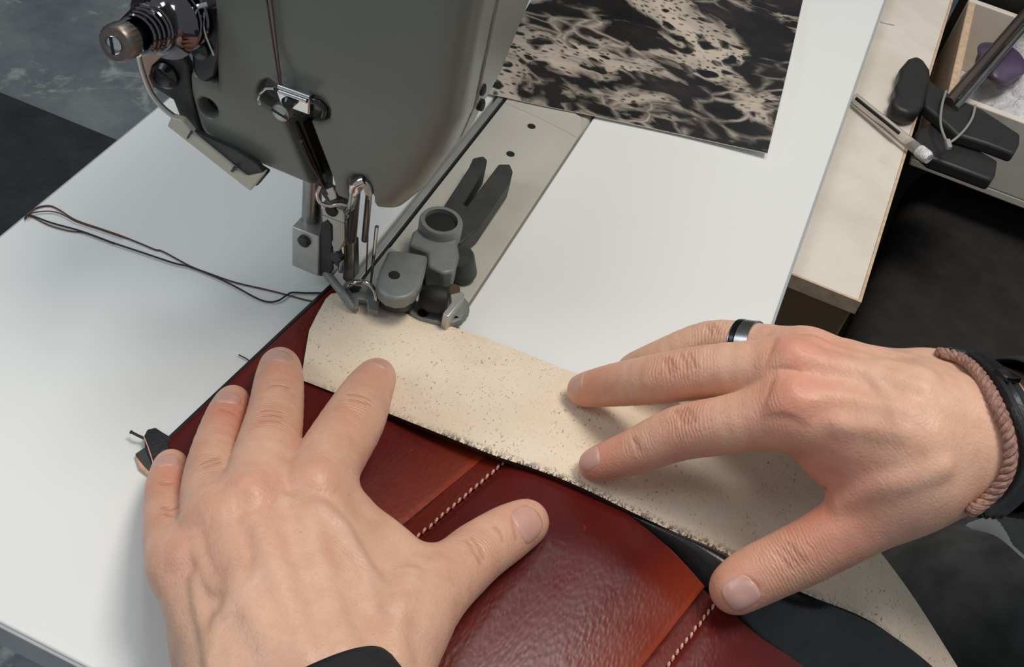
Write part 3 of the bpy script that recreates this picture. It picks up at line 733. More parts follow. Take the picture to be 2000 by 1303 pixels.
for a, b in [((1545, 806, 66, 12), (1780, 862, 74, 14)), ((1535, 722, 68, 11.5), (1790, 800, 76, 13)), ((1575, 698, 60, 10.5), (1800, 766, 71, 12)), ((1640, 716, 50, 9.5), (1815, 756, 63, 12)),
             ((1780, 862, 74, 14), (1905, 868, 69, 17)), ((1790, 800, 76, 13), (1910, 840, 70, 17)), ((1815, 756, 63, 12), (1900, 800, 64, 16)), ((1800, 940, 62, 15), (1895, 905, 64, 17)),
             ((1905, 868, 69, 17), (2120, 890, 52, 19)), ((1900, 800, 64, 16), (2120, 830, 48, 19)),
             ((1545, 815, 52, 10), (1760, 900, 56, 13)), ((1560, 740, 52, 10), (1790, 830, 56, 13)), ((1640, 722, 44, 9), (1810, 790, 52, 13)),
             ((1590, 850, 58, 9), (1740, 950, 58, 12)), ((1625, 900, 54, 7), (1720, 975, 54, 11)), ((1700, 870, 66, 13), (1770, 930, 64, 15))]:
    RH.palm(a, b)
RH.tendon([(1570, 770), (1640, 775), (1700, 790), (1770, 805)], 2.4, 6.0, 0.75)
RH.tendon([(1560, 695), (1640, 710), (1720, 730), (1800, 755)], 2.2, 6.0, 0.75)
RH.tendon([(1590, 670), (1660, 690), (1730, 710), (1810, 730)], 1.8, 5.0, 0.75)
RH.tendon([(1690, 725), (1715, 755), (1735, 790), (1750, 820)], 1.2, 2.4, 0.5, 0.3)
RH.tendon([(1600, 690), (1640, 700), (1680, 712), (1730, 712)], 1.2, 2.4, 0.5, 0.3)
RH.tendon([(1640, 985), (1700, 960), (1770, 940), (1840, 915)], 2.4, 5.0, 0.7)
RH.tendon([(1640, 830), (1700, 835), (1760, 845)], 2.0, 5.0, 0.7)
for u, v, r in ((1545, 770, 6.5), (1555, 685, 6.0), (1590, 668, 4.5)):
    p = RH.hit(u, v); RH.tubes.append((np.array([p, p + 0.1]) - RH.normal(p) * (r - 0.6), r, 7.0)); RH.red.append((p, 10.0, 0.4))
for px in ([(1330, 800), (1340, 812), (1346, 828)], [(1320, 802), (1330, 815), (1336, 830)], [(1340, 796), (1350, 808), (1356, 822)], [(1236, 856), (1244, 868), (1248, 880)],
           [(1296, 700), (1304, 714), (1308, 730)], [(1306, 698), (1314, 712), (1318, 726)], [(1330, 692), (1338, 706), (1342, 720)], [(1345, 690), (1352, 703), (1356, 716)],
           [(1515, 1078), (1532, 1095), (1545, 1112)], [(1525, 1068), (1545, 1088), (1560, 1106)], [(1538, 1062), (1556, 1080), (1572, 1098)], [(1380, 634), (1386, 644), (1390, 654)], [(1392, 632), (1398, 642), (1402, 652)],
           [(1575, 925), (1595, 945), (1613, 955)]):
    RH.groove(px, 0.45, 0.9)
RH.groove([(1415, 1158), (1420, 1145), (1432, 1136), (1452, 1132), (1475, 1138), (1484, 1152)], 0.5, 0.8, 0.3)
for u, v, r, a in ((1545, 775, 16, .35), (1170, 905, 12, .4), (1150, 760, 11, .35), (1335, 830, 10, .25), (1310, 730, 10, .25), (1600, 1000, 18, .45), (1430, 1150, 12, .35), (1480, 1110, 14, .25), (1580, 690, 12, .35), (1610, 930, 16, .4)):
    p = RH.hit(u, v)
    if p is not None: RH.red.append((p, r, a))
for u, v, r, a in ((1338, 818, 5.5, .8), (1306, 712, 5, .8), (1350, 705, 5, .8), (1540, 1090, 7, .9), (1390, 645, 5, .9), (1244, 868, 4, .6), (1545, 770, 12, .3), (1700, 800, 30, .1)):
    p = RH.hit(u, v)
    if p is not None: RH.wr.append((p, r, a))
lo = np.array([92, -98, 4]); hi = np.array([330, 92, 100])
right_hand = RH.make('right_hand', person, lo, hi, HRES)
RH.nail(right_hand, (1150, 893), (1138, 902), 9.5, 9.5, MT['nail'])
RH.nail(right_hand, (1125, 744), (1113, 752), 9.5, 9.0, MT['nail'])
RH.nail(right_hand, (1449, 1162), (1428, 1174), 12.0, 12.5, MT['nail'])

# ---- clothing of the person
def sleeve(name, mat, centers, radii, up, seg=40, wall=1.6, fold=0.05, seed=1, tilt=None):
    """cloth tube: outer and inner surface; centers in m, radii (a, b) in mm"""
    rng = np.random.RandomState(seed); ph = rng.rand(8) * 6.28; n = len(centers); outer = []; inner = []
    for i, (c, (ra, rb)) in enumerate(zip(centers, radii)):
        c = Vector(c); t = (Vector(centers[min(i + 1, n - 1)]) - Vector(centers[max(i - 1, 0)])).normalized()
        u = Vector(up) - t * Vector(up).dot(t); u.normalize(); w = t.cross(u)
        for k in range(seg):
            a = 2 * math.pi * k / seg; q = 1 + fold * (math.sin(3 * a + ph[0] + i * .5) * .5 + math.sin(5 * a + ph[1] - i * .35) * .35 + math.sin(i * 1.1 + ph[2] + 2 * a) * .5)
            dv = (u * math.cos(a) * rb + w * math.sin(a) * ra) * q / 1000
            sh = (t * tilt(a) if (tilt and i == 0) else Vector((0, 0, 0)))
            outer.append(c + dv + sh); inner.append(c + dv * (1 - wall / max(ra, rb)) + sh)
    N = n * seg; vs = outer + inner; fs = []
    for i in range(n - 1):
        for k in range(seg):
            a, b, c_, d = i * seg + k, i * seg + (k + 1) % seg, (i + 1) * seg + (k + 1) % seg, (i + 1) * seg + k
            fs += [(a, b, c_, d), (d + N, c_ + N, b + N, a + N)]
    for k in range(seg):
        k2 = (k + 1) % seg
        fs += [(k, k + N, k2 + N, k2), ((n - 1) * seg + k, (n - 1) * seg + k2, (n - 1) * seg + k2 + N, (n - 1) * seg + k + N)]
    return MB().add(vs, fs).build(name, mat, person, smooth=True, sub=1, auto=False)
UPV = (0, 0, 1)
def lerps(pts, n): return resample([Vector(p) for p in pts], n)
c0, c1, c2 = W(600, 1362, .050), W(668, 1520, .050), W(745, 1660, .050)
sleeve('left_sleeve', MT['sleeve'], lerps([c0, c1, c2, c2 + Vector((0.10, -0.06, 0.02))], 14), [(27 + i * .9, 22 + i * .9) for i in range(14)], UPV, seed=3)
d0, d1 = W(1985, 852, .064), W(2160, 862, .050)
fa = (d1 - d0).normalized()
sleeve('right_sleeve', MT['sleeve'], lerps([d0 - fa * .011, d1, d1 + fa * .12 + Vector((0, 0, -0.01))], 14), [(29 + i * .7, 28 + i * .7) for i in range(14)], UPV, seed=5)
# trousers: two thighs and the lap, one cloth surface
def trous(P):
    d = cone(P, np.array([255., 95, -290]), np.array([360., 110, -200]), 70, 80)
    d = smin(d, cone(P, np.array([360., 110, -200]), np.array([700., 90, -190]), 80, 100), 20)
    e = cone(P, np.array([262., -120, -240]), np.array([365., -40, -160]), 70, 84)
    e = smin(e, cone(P, np.array([365., -40, -160]), np.array([700., -90, -170]), 84, 105), 20)
    d = smin(d, e, 26)
    x, y, z = P.T
    return d + 2.5 * np.sin(x * .035 + y * .05) + 1.6 * np.sin(y * .11 - x * .05 + z * .04) + .8 * np.sin(x * .16 + z * .1)
V, Q = sdf_mesh(trous, (-40, -290, -390), (830, 330, -30), 5.0)
np_mesh('trousers', V, Q, MT['trousers'], person, smooth_iter=2)
shirt = ribbon('shirt_hem', spline([W(1890, 1022, -.03), W(1950, 1012, -.03), W(2010, 1002, -.03), W(2080, 1000, -.03)]), spline([W(1905, 1030, -.045), W(1960, 1062, -.05), W(2015, 1085, -.05), W(2080, 1110, -.05)]), 20, 8, .002, (simple('grey_cloth', srgb(112, 110, 106), .9, 0, .1, 200, .4, 2500), MT['paperback']), person, h=lambda s, t: .004 * math.sin(6 * s))

# ring on the ring finger
ch = RH.f['ring'][0]
tgt = RH.hit(1442, 660)
k = int(np.argmin(np.linalg.norm(ch[:, :3] - tgt, axis=1)))
ax = Vector(ch[max(k - 1, 0), :3] - ch[k + 1, :3]).normalized()
cpos = Vector(ch[k, :3]) + ax * (Vector(tgt) - Vector(ch[k, :3])).dot(ax)
rr = (Vector(tgt) - cpos).length + 0.10
rg = empty('finger_ring', cpos / 1000, 'silver and black band ring worn on the ring finger', 'ring')
def band(h0, h1, r0, r1): return [(r0 / 1000, h0 / 1000), (r1 / 1000, (h0 + .25) / 1000), (r1 / 1000, (h1 - .25) / 1000), (r0 / 1000, h1 / 1000)]
MB().lathe(band(-1.6, 4.2, rr - .6, rr + .75), cpos / 1000, ax, 48).build('silver_band', MT['silver'], rg, smooth=True)
MB().lathe(band(-3.6, -1.6, rr - .6, rr + .75), cpos / 1000, ax, 48).build('black_band', MT['gunmetal'], rg, smooth=True)
MB().lathe(band(-4.4, -3.6, rr - .6, rr + .6), cpos / 1000, ax, 48).build('silver_rim', MT['silver'], rg, smooth=True)

# bracelets: loops pulled tight on the wrist
def wrist_loop(c, axis, n=96, lift=0.0, skew=None):
    c = np.array(c) * 1000; axis = np.array(axis); u = np.cross(axis, [0, 0, 1.]); u /= np.linalg.norm(u); w = np.cross(u, axis); out = []
    th = np.linspace(0, 2 * np.pi, n, endpoint=False); D = np.cos(th)[:, None] * u + np.sin(th)[:, None] * w
    if skew is not None: D = D + axis * (D @ np.array(skew))[:, None]; 
    t = np.full(n, 60.0)
    for _ in range(30): t = t - RH.base(c + D * t[:, None]) * 0.8
    P = c + D * (t + lift)[:, None]
    for _ in range(2): P = (np.roll(P, 1, 0) + P * 2 + np.roll(P, -1, 0)) / 4
    return [Vector(p / 1000) for p in P], [Vector(d) for d in D]
away = Vector(dirw(1885, 850)).normalized()
def wrist_ring(px, lift, n=120):
    P, ok = RH.hits(px); N = RH.normals(P)
    near = [Vector(p + nn * lift) / 1000 for p, nn in zip(P, N)]
    ctr = sum(near, Vector()) / len(near) + away * .016
    a, b = near[-1], near[0]
    far = [a + away * .014 + (ctr - a) * .05, a.lerp(b, .3) + away * .030, a.lerp(b, .7) + away * .030, b + away * .014 + (ctr - b) * .05]
    L = near + far
    out = spline(L[-2:] + L + L[:3], 8)[16:-16]
    out = resample(out, n + 1)[:-1]
    for _ in range(3): out = [(out[k - 1] + out[k] * 2 + out[(k + 1) % n]) / 4 for k in range(n)]
    dn = [((p - ctr) - fa * (p - ctr).dot(fa)).normalized() for p in out]
    return out, dn
BR = [(1836, 699), (1872, 708), (1906, 738), (1938, 790), (1962, 850), (1966, 900), (1950, 940), (1920, 970), (1890, 990)]
lp, dn = wrist_ring(BR, 1.9); wax = fa; wc = sum(lp, Vector()) / len(lp)
br = empty('braided_bracelet', wc, 'brown braided cord bracelet on the right wrist beside the hand', 'bracelet')
for q in range(3):
    pts = []
    for i in range(240):
        f = i / 2; a = lp[int(f) % 120]; b = lp[(int(f) + 1) % 120]; p = a.lerp(b, f - int(f)); dd = dn[int(f) % 120]
        ph = 2 * math.pi * (i / 240 * 22 + q / 3)
        pts.append(p + dd * math.sin(ph) * .0011 + wax * math.cos(ph) * .0015)
    MB().tube(pts, .0013, 7, closed=True).build('cord', MT['braid'], br, smooth=True)
lp2 = [p + wax * .0095 + d * .0015 for p, d in zip(lp, dn)]; dn2 = dn; wc2 = wc + wax * .0095
bb2 = empty('leather_wristband', wc2, 'black leather wristband behind the braided bracelet on the right wrist', 'bracelet')
vs = []; fs = []
pr_ = [(-5.5, -.9), (-5, .9), (-3.4, 1.5), (-2.2, .5), (-1.4, .5), (-.2, 1.6), (1.2, .6), (2.0, .6), (3.4, 1.5), (5, .9), (5.5, -.9)]
for i in range(120):
    for (a_, r_) in pr_: vs.append(lp2[i] + wax * a_ / 1000 + dn2[i] * r_ / 1000)
np_ = len(pr_)
for i in range(120):
    j = (i + 1) % 120
    for k in range(np_): fs.append((i * np_ + k, i * np_ + (k + 1) % np_, j * np_ + (k + 1) % np_, j * np_ + k))
MB().add(vs, fs).build('band', MT['blackleather'], bb2, smooth=True)
q0 = lp2[18]; MB().box(q0 + dn2[18] * .0016, (.004, .003, .0012), (fa, dn2[18].cross(fa).normalized(), dn2[18])).build('buckle', MT['gunmetal'], bb2, bevel=.0005)

# ================================================================== SEWING MACHINE
mach = empty('sewing_machine', (0.0, 0.39, 0.0), 'grey cylinder-arm sewing machine with chrome fittings over the white table', 'sewing machine')
def poly_sd(px, py, pts):
    d = np.full(px.shape, 1e18); s_ = np.ones(px.shape); n = len(pts)
    for i in range(n):
        ax_, ay_ = pts[i]; bx, by = pts[i - 1]
        ex, ey = bx - ax_, by - ay_; wx, wy = px - ax_, py - ay_
        t = np.clip((wx * ex + wy * ey) / (ex * ex + ey * ey), 0, 1)
        dx, dy = wx - ex * t, wy - ey * t; d = np.minimum(d, dx * dx + dy * dy)
        c1, c2, c3 = py >= ay_, py < by, ex * wy > ey * wx
        fl_ = (c1 & c2 & c3) | (~c1 & ~c2 & ~c3); s_ = np.where(fl_, -s_, s_)
    return s_ * np.sqrt(d)
FY = -21.5
XZ = [(-63, 300), (-63, 93), (-60, 80), (-52, 76), (-20, 76), (2, 75.5), (13, 79.5), (19.5, 90), (25.5, 107), (28.5, 122), (29, 165), (29, 300)]
YZ = [(-16, 300), (-16, 75.5), (-1, 75.5), (6, 88), (10, 100), (14, 112), (23, 124), (39, 143), (75, 178), (120, 190), (352, 190), (352, 4), (450, 4), (450, 300)]
def facepx(px, grow=0): return [(p.x * 1000, p.z * 1000) for p in (WY(u, v, FY / 1000) for u, v in px)]
SLOT = facepx([(556, 232), (604, 238), (648, 352), (652, 380), (640, 420), (612, 372)])
SLOT2 = facepx([(503, 178), (510, 162), (524, 158), (540, 170), (625, 196), (640, 212), (640, 230), (624, 236), (560, 222), (520, 205), (506, 194)])
SLOT3 = facepx([(682, 352), (694, 344), (710, 348), (722, 362), (726, 385), (730, 425), (690, 425), (684, 385)])
HOLE = WY(405, 212, FY / 1000) * 1000
def head(P):
    x, y, z = P.T
    a = poly_sd(x, z, XZ) - 6; b = poly_sd(y, z, YZ) - 5.5
    kk = 3.5 + 7.0 * np.clip((x + 5) / 25, 0, 1); d = smax(a, b, kk); d = np.maximum(d, z - 262)
    d = np.maximum(d, np.maximum(-(x + 58), x - 300) * 0 - 1e3) if False else d
    # recess at the left front corner for the tensioner
    c = np.maximum(np.maximum(np.abs(x + 74) - 15, np.abs(y + 24) - 9), np.maximum(103 - z, z - 150)) - 2
    d = smax(d, -c, 2.0)
    for pl, dep in ((SLOT, 14), (SLOT2, 6), (SLOT3, 12)):
        s_ = np.maximum(poly_sd(x, z, pl) - 0.6, np.abs(y - FY) - dep); d = smax(d, -s_, 0.9)
    h_ = np.maximum(np.sqrt((x - HOLE.x) ** 2 + (z - HOLE.z) ** 2) - 4.3, np.abs(y - FY) - 8); d = smax(d, -h_, 0.8)
    # seam between the face cover and the arm casting
    sm = np.maximum(np.abs(y + 4 - (z - 100) * 0.05) - 0.8, 16 - x); sm = np.maximum(sm, -(d + 1.8)); d = smax(d, -sm, 0.6)
    return d
V, Q = sdf_mesh(head, (-74, -30, 66), (42, 130, 190), 0.9)
keep = None
V2, Q2 = sdf_mesh(lambda P: np.maximum(head(P), 124 - P[:, 1]), (-74, 112, -8), (42, 470, 275), 3.0)
V3, Q3 = sdf_mesh(lambda P: np.maximum(np.maximum(head(P), 184 - P[:, 2]), P[:, 1] - 126), (-74, -30, 176), (42, 132, 275), 3.0)
# trim the fine block at its box so that the pieces butt together
np_mesh('head_casting', V, Q, MT['paint'], mach, smooth_iter=1)
np_mesh('arm_casting', V2, Q2, MT['paint'], mach)
np_mesh('head_top', V3, Q3, MT['paint'], mach)
# dark inside of the head behind the slots
MB().box((-.014, -.004, .100), (.034, .003, .016)).build('inner_mechanism', MT['slot'], mach)
plateY([(558, 236), (602, 242), (640, 352), (640, 385), (622, 372)], -.0125, .004).build('inner_mechanism', MT['slot'], mach)
plateY([(566, 242), (578, 240), (636, 372), (628, 380)], -.0165, .002).build('take_up_link', MT['slot'], mach, bevel=.0004)
plateY([(582, 272), (590, 276), (586, 284)], -.0178, .001).build('link_pin', MT['nickel'], mach)
MB().lathe([(.0040, 0), (.0040, .001)], Vector((HOLE.x, -14.5, HOLE.z)) / 1000, (0, -1, 0), 24).build('oil_hole', MT['black'], mach)
for (u, v) in ((942, 175), (940, 205)):
    p = WX(u, v, .0345); MB().lathe([(.0022, -.001), (.0022, .0006), (.0017, .0009)], p, (1, 0, 0.15), 16).build('side_screw', MT['black'], mach, smooth=True)

# bed: narrow cylinder arm flush with the table, slide plate on top
def rbar(x0, x1, y0, y1, r, side='both', n=8):
    pts = []
    for cx_, cy_, a0 in ((x1 - r, y0 + r, -90), (x1 - r, y1 - r, 0), (x0 + r, y1 - r, 90), (x0 + r, y0 + r, 180)):
        for k in range(n + 1):
            a = math.radians(a0 + 90 * k / n); pts.append((cx_ + r * math.cos(a), cy_ + r * math.sin(a)))
    return pts
MB().box(((BX0 + BX1) / 2, .216, -.024), ((BX1 - BX0) / 2 - .0008, .234, .0235)).build('bed_casting', MT['bedpaint'], mach, bevel=.003)
pl = [(-.0065, -.016), (.0388, -.016), (.0388, .171), (.0345, .183), (.022, .1865), (-.0065, .187)]
MB().prism([Vector((x, y, .0000)) for x, y in pl], (0, 0, .0012)).build('slide_plate', MT['bedpaint'], mach, bevel=.0005)
MB().box((-.0098, .09, .0003), (.0016, .10, .0009)).build('plate_rail', MT['nickel'], mach, bevel=.0003)
MB().box((-.0072, .09, .0004), (.0004, .10, .0009)).build('plate_gap', MT['black'], mach)
for (u, v) in ((1038, 247), (997, 301)):
    MB().lathe([(.0022, 0), (.0022, .0002)], W(u, v, .0012), UPV, 20).build('plate_hole', MT['black'], mach)
MB().tube([Vector((-.006 + .0437 * i / 12, .1695 - .004 * (i / 12) ** 2 - .001 * i / 12, .0012)) for i in range(13)], .0005, 6).build('plate_ridge', MT['bedpaint'], mach, smooth=True)
MB().box((.004, .018, .0014), (.0105, .016, .0006)).build('needle_plate', MT['nickel'], mach, bevel=.0003)
MB().box((.010, .0245, .0022), (.007, .006, .0006)).build('feed_recess', MT['slot'], mach)

# ---- face plate fittings
# thread guide in the slot
fg = plateY([(538, 178), (548, 168), (600, 186), (604, 194), (604, 226), (570, 214), (548, 206)], -.0245, .004).build('thread_guide', MT['chrome'], mach, bevel=.0006)
for a, b in (((544, 168), (606, 190)), ((546, 178), (600, 197))):
    MB().tube([WY(*a, -.0262), WY(*b, -.0262)], .0009, 10).build('guide_wire', MT['chrome'], fg, smooth=True)
MB().tube([WY(*q, -.0262) for q in ((536, 172), (520, 172), (508, 182), (504, 194), (508, 204))], .0006, 8).build('guide_wire', MT['chrome'], fg, smooth=True)
p = WY(551, 218, -.0235); MB().lathe([(.0034, -.002), (.0034, .0012), (.0026, .0018)], p, (0, -1, 0), 24).build('guide_screw', MT['nickel'], mach, smooth=True)
MB().box(p + Vector((0, -.0018, 0)), (.0033, .0002, .0004), (Vector((.97, 0, -.22)), Vector((0, 1, 0)), Vector((.22, 0, .97)))).build('screw_slot', MT['black'], mach)
p = WY(564, 200, -.0255); MB().lathe([(.0022, -.001), (.0024, .001), (.0012, .0022)], p, (0, -1, 0.1), 18).build('guide_stud', MT['gunmetal'], mach, smooth=True)
MB().tube(spline([WY(606, 196, -.0225), WY(622, 200, -.0225), WY(634, 212, -.0215), WY(632, 226, -.0205)]), .0014, 10).build('spring_arm', MT['gunmetal'], mach, smooth=True)
# lower thread hook in the right slot
MB().tube(spline([WY(712, 352, -.022), WY(694, 360, -.023), WY(690, 378, -.022), WY(686, 400, -.018), WY(678, 412, -.012)]), [.0019] * 12 + [.0016] * 13, 10).build('thread_hook', MT['chrome'], mach, smooth=True)
MB().tube(spline([WY(704, 356, -.0215), WY(716, 362, -.0215), WY(722, 376, -.0205)]), .0017, 10).build('thread_hook', MT['nickel'], mach, smooth=True)

# ---- tension unit at the left corner
t0 = WY(352, 28, -.0215); t1 = WY(226, 86, -.058); ta = (t1 - t0).normalized(); tl = (t1 - t0).length
tens = MB().lathe([(.0030, -.006), (.0030, tl - .002)], t0, ta, 20).build('tension_post', MT['gunmetal'], mach, smooth=True)
MB().lathe([(.0050, 0), (.0118, .0004), (.0124, .0010), (.0118, .0016), (.005, .0022)], t0 + ta * .001, ta, 40).build('tension_disc', MT['chrome_reflect_dark'], tens, smooth=True)
MB().lathe([(.0050, 0), (.0112, .0004), (.0120, .0010), (.0112, .0016), (.005, .0024)], t0 + ta * .0048, ta, 40).build('tension_disc', MT['chrome_reflect_dark'], tens, smooth=True)
MB().lathe([(.004, 0), (.0126, .0002), (.0130, .0012), (.0108, .0030), (.0085, .0060), (.0080, .0085), (.004, .0090)], t0 + ta * .0088, ta, 40).build('tension_cap', MT['chrome_reflect_dark'], tens, smooth=True)
coil = []
for i in range(120):
    a = 2 * math.pi * i / 24; r_ = .0080 - .0022 * i / 120; uu = ta.orthogonal().normalized(); ww = ta.cross(uu)
    coil.append(t0 + ta * (.0165 + (tl - .0275) * i / 119) + (uu * math.cos(a) + ww * math.sin(a)) * r_)
MB().tube(coil, .0009, 8).build('tension_spring', MT['chrome_reflect_dark'], tens, smooth=True)
kn = MB().lathe([(.0030, 0), (.0056, .0003), (.0060, .0010), (.0060, .0062), (.0054, .0072), (.0030, .0074)], t1 - ta * .0066, ta, 48, ripple=(2, 3)).build('tension_knob', simple('worn_nickel', srgb(128, 118, 112), .36, .85, .12), tens, smooth=True)
MB().lathe([(.0030, 0), (.0030, .0012), (.0024, .0016)], t1 + ta * .0004, ta, 24).build('post_tip', MT['chrome'], tens, smooth=True)
sl = Vector((0.2, 0.2, -1)); sl = (sl - ta * sl.dot(ta)).normalized()
MB().box(t1 + ta * .0018, (.0028, .0005, .0004), (sl, ta.cross(sl), ta)).build('post_slot', MT['black'], tens)
# dark bracket, cream lifting lever
plateY([(289, 118), (300, 106), (330, 96), (352, 106), (366, 130), (374, 190), (380, 222), (392, 256), (420, 284), (470, 310), (520, 342), (500, 366), (440, 322), (380, 268), (352, 232), (338, 196), (300, 172), (290, 150)], -.0205, .004).build('dark_bracket', MT['castdark'], mach, bevel=.0008)
bs = MB().lathe([(.0052, -.001), (.0052, .0012), (.0036, .0032), (.0012, .0036)], WY(325, 146, -.0212), (0, -1, .1), 28).build('bracket_screw', MT['gunmetal'], mach, smooth=True)
MB().box(WY(325, 152, -.0246), (.0046, .0003, .0004), (Vector((.93, 0, -.36)), Vector((0, 1, 0)), Vector((.36, 0, .93)))).build('screw_slot', MT['black'], mach)
plateY([(378, 40), (398, 20), (428, 10), (432, 60), (430, 110), (418, 150), (402, 166), (384, 156), (374, 132), (372, 80)], -.0215, .006).build('check_spring_housing', MT['gunmetal'], mach, bevel=.0015)
MB().lathe([(.0036, -.001), (.0036, .0014), (.0028, .002)], WY(392, 96, -.0222), (0, -1, .1), 24).build('housing_screw', MT['gunmetal'], mach, smooth=True)
MB().tube(spline([WY(400, 20, -.0235), WY(398, 55, -.0245), WY(408, 85, -.0245), WY(418, 108, -.024)]), .0004, 6).build('check_spring', MT['chrome'], mach, smooth=True)
MB().tube(spline([WY(405, 8, -.024), WY(385, 14, -.026), WY(380, 26, -.026), WY(392, 34, -.025)]), .0009, 8).build('check_spring', MT['chrome'], mach, smooth=True)
MB().tube(spline([WY(270, 108, -.030), WY(278, 140, -.028), WY(294, 180, -.026), WY(318, 210, -.025), WY(346, 232, -.0245)]), .0011, 10).build('lever_rim', MT['nickel'], mach, smooth=True)
plateY([(274, 112), (300, 104), (318, 108), (296, 128), (290, 150), (300, 172), (284, 158)], -.0225, .0012).build('cream_flange', simple('warm_beige', srgb(176, 146, 130), .5, 0, .06), mach)
lv = plateY([(326, 247), (333, 230), (354, 236), (372, 258), (457, 328), (480, 346), (516, 339), (488, 374)], -.0275, .0035).build('lifting_lever', MT['cream'], mach, bevel=.0006)
plateY([(374, 254), (395, 266), (457, 293), (501, 320), (516, 339), (480, 345), (457, 327)], -.0262, .0025).build('lever_web', MT['castdark'], lv, bevel=.0004)
plateY([(372, 256), (376, 259), (366, 272), (364, 270)], -.0279, .0006).build('lever_mark', MT['castdark'], lv)
plateY([(456, 325), (463, 330), (454, 337), (450, 335)], -.0279, .0006).build('lever_mark', MT['castdark'], lv)

# ---- needle bar, presser bar and foot
def vbar(name, u, v0, v1, y, r, mat, ztop=None):
    a = WY(u, v1, y); b = WY(u, v0, y); b = Vector((a.x, a.y, b.z if ztop is None else ztop))
    return MB().lathe([(r * .92, 0), (r, .0004), (r, (b - a).length - .0004), (r * .92, (b - a).length)], a, UPV, 24).build(name, mat, mach, smooth=True)
vbar('presser_bar', 606, 350, 470, .002, .0040, MT['steel'], .086)
vbar('needle_bar', 680, 360, 470, .000, .0034, MT['steel'], .088)
pb = plateY([(570, 443), (622, 462), (622, 541), (570, 519)], -.0065, .0165).build('presser_block', MT['nickel'], mach, bevel=.0005)
MB().lathe([(.0028, -.0006), (.0028, .0012), (.0022, .0016)], WY(595, 470, -.0066), (0, -1, 0), 20).build('block_screw', MT['gunmetal'], pb, smooth=True)
plateY([(623, 462), (626, 438), (634, 430), (644, 434), (648, 446), (650, 528), (640, 540), (623, 541)], -.0052, .012).build('shaded_shank', MT['castdark'], mach, bevel=.0006)  # dark slab: shadow on the presser block's side put into its colour
nc = plateY([(629, 396), (672, 412), (672, 437), (629, 420)], -.0085, .012).build('needle_clamp', MT['nickel'], mach, bevel=.0005)
MB().lathe([(.0027, -.0006), (.0027, .0006), (.0023, .0010)], WY(648, 411, -.0086), (0, -1, 0), 20).build('clamp_screw', MT['black'], nc, smooth=True)
plateY([(629, 420), (672, 437), (672, 470), (662, 492), (650, 492), (649, 440), (640, 430), (630, 436)], -.0075, .003).build('clamp_leg', MT['nickel'], mach, bevel=.0004)
MB().tube([WY(667, 438, -.004), WY(668, 470, -.004), WY(670, 500, -.004), WY(666, 530, -.004)], .0012, 10).build('clamp_rod', MT['chrome'], mach, smooth=True)
MB().lathe([(.0030, -.001), (.0030, .0016), (.0024, .0022)], WY(660, 498, -.005), (-.2, -1, .1), 22).build('foot_screw', MT['gunmetal'], mach, smooth=True)
MB().lathe([(.0024, -.001), (.0024, .0016), (.0019, .0022)], WY(662, 474, -.005), (-.2, -1, .1), 22).build('foot_screw', MT['nickel'], mach, smooth=True)
plateY([(638, 530), (650, 514), (660, 524), (650, 540)], -.0045, .004).build('foot_lug', MT['nickel'], mach, bevel=.0004)
plateY([(671, 470), (690, 476), (692, 545), (676, 552), (668, 545)], -.0022, .005).build('foot_column', MT['steel'], mach, bevel=.0006)
MB().tube(spline([WY(700, 350, -.006), WY(692, 400, -.006), WY(688, 440, -.006), WY(686, 470, -.005)]), .0016, 10).build('thread_finger', MT['slot'], mach, smooth=True)
vbar('guide_post', 712, 392, 470, .004, .0014, MT['steel'], .086)
MB().tube(spline([WY(626, 362, -.020), WY(620, 378, -.021), WY(626, 396, -.021), WY(645, 402, -.020), WY(668, 398, -.018), WY(690, 406, -.016)]), .0008, 10).build('thread_ring', MT['chrome'], mach, smooth=True)
MB().lathe([(.0048, 0), (.0052, .0006), (.0036, .0022)], WY(650, 376, -.015), (-.1, -1, -.15), 24).build('take_up_boss', MT['slot'], mach, smooth=True)
plateY([(634, 372), (650, 366), (655, 388), (645, 392)], -.0195, .001).build('take_up_eye', MT['nickel'], mach)
# foot: slanting leg, sole with toes, chrome thread hoop
fz = .0085
MB().tube([WY(632, 526, -.002), W(668, 572, .014), W(688, 600, fz + .0012)], [.0020, .0017, .0019], 12).build('foot_leg', MT['cast'], mach, smooth=True)
MB().prism([W(u, v, fz) for u, v in ((672, 560), (690, 552), (728, 562), (742, 580), (740, 600), (738, 616), (718, 614), (716, 594), (700, 592), (700, 610), (686, 610), (674, 592))], (0, 0, .0026)).build('presser_foot', MT['cast'], mach, bevel=.0005)
MB().prism([W(u, v, fz + .0021) for u, v in ((680, 566), (692, 560), (706, 563), (700, 572), (688, 574))], (0, 0, .0007)).build('foot_opening', MT['slot'], mach)
MB().tube(spline([W(682, 560, .013), W(692, 553, .017), W(706, 550, .018), W(722, 557, .017), W(732, 572, .014), W(733, 588, .0105)]), .0010, 10).build('thread_hoop', MT['chrome'], mach, smooth=True)
MB().tube([Vector((.0, .003, .042)), Vector((.0, .003, .022)), Vector((0, .003, .006))], [.0009, .0007, .0004], 8).build('needle', MT['chrome'], mach, smooth=True)

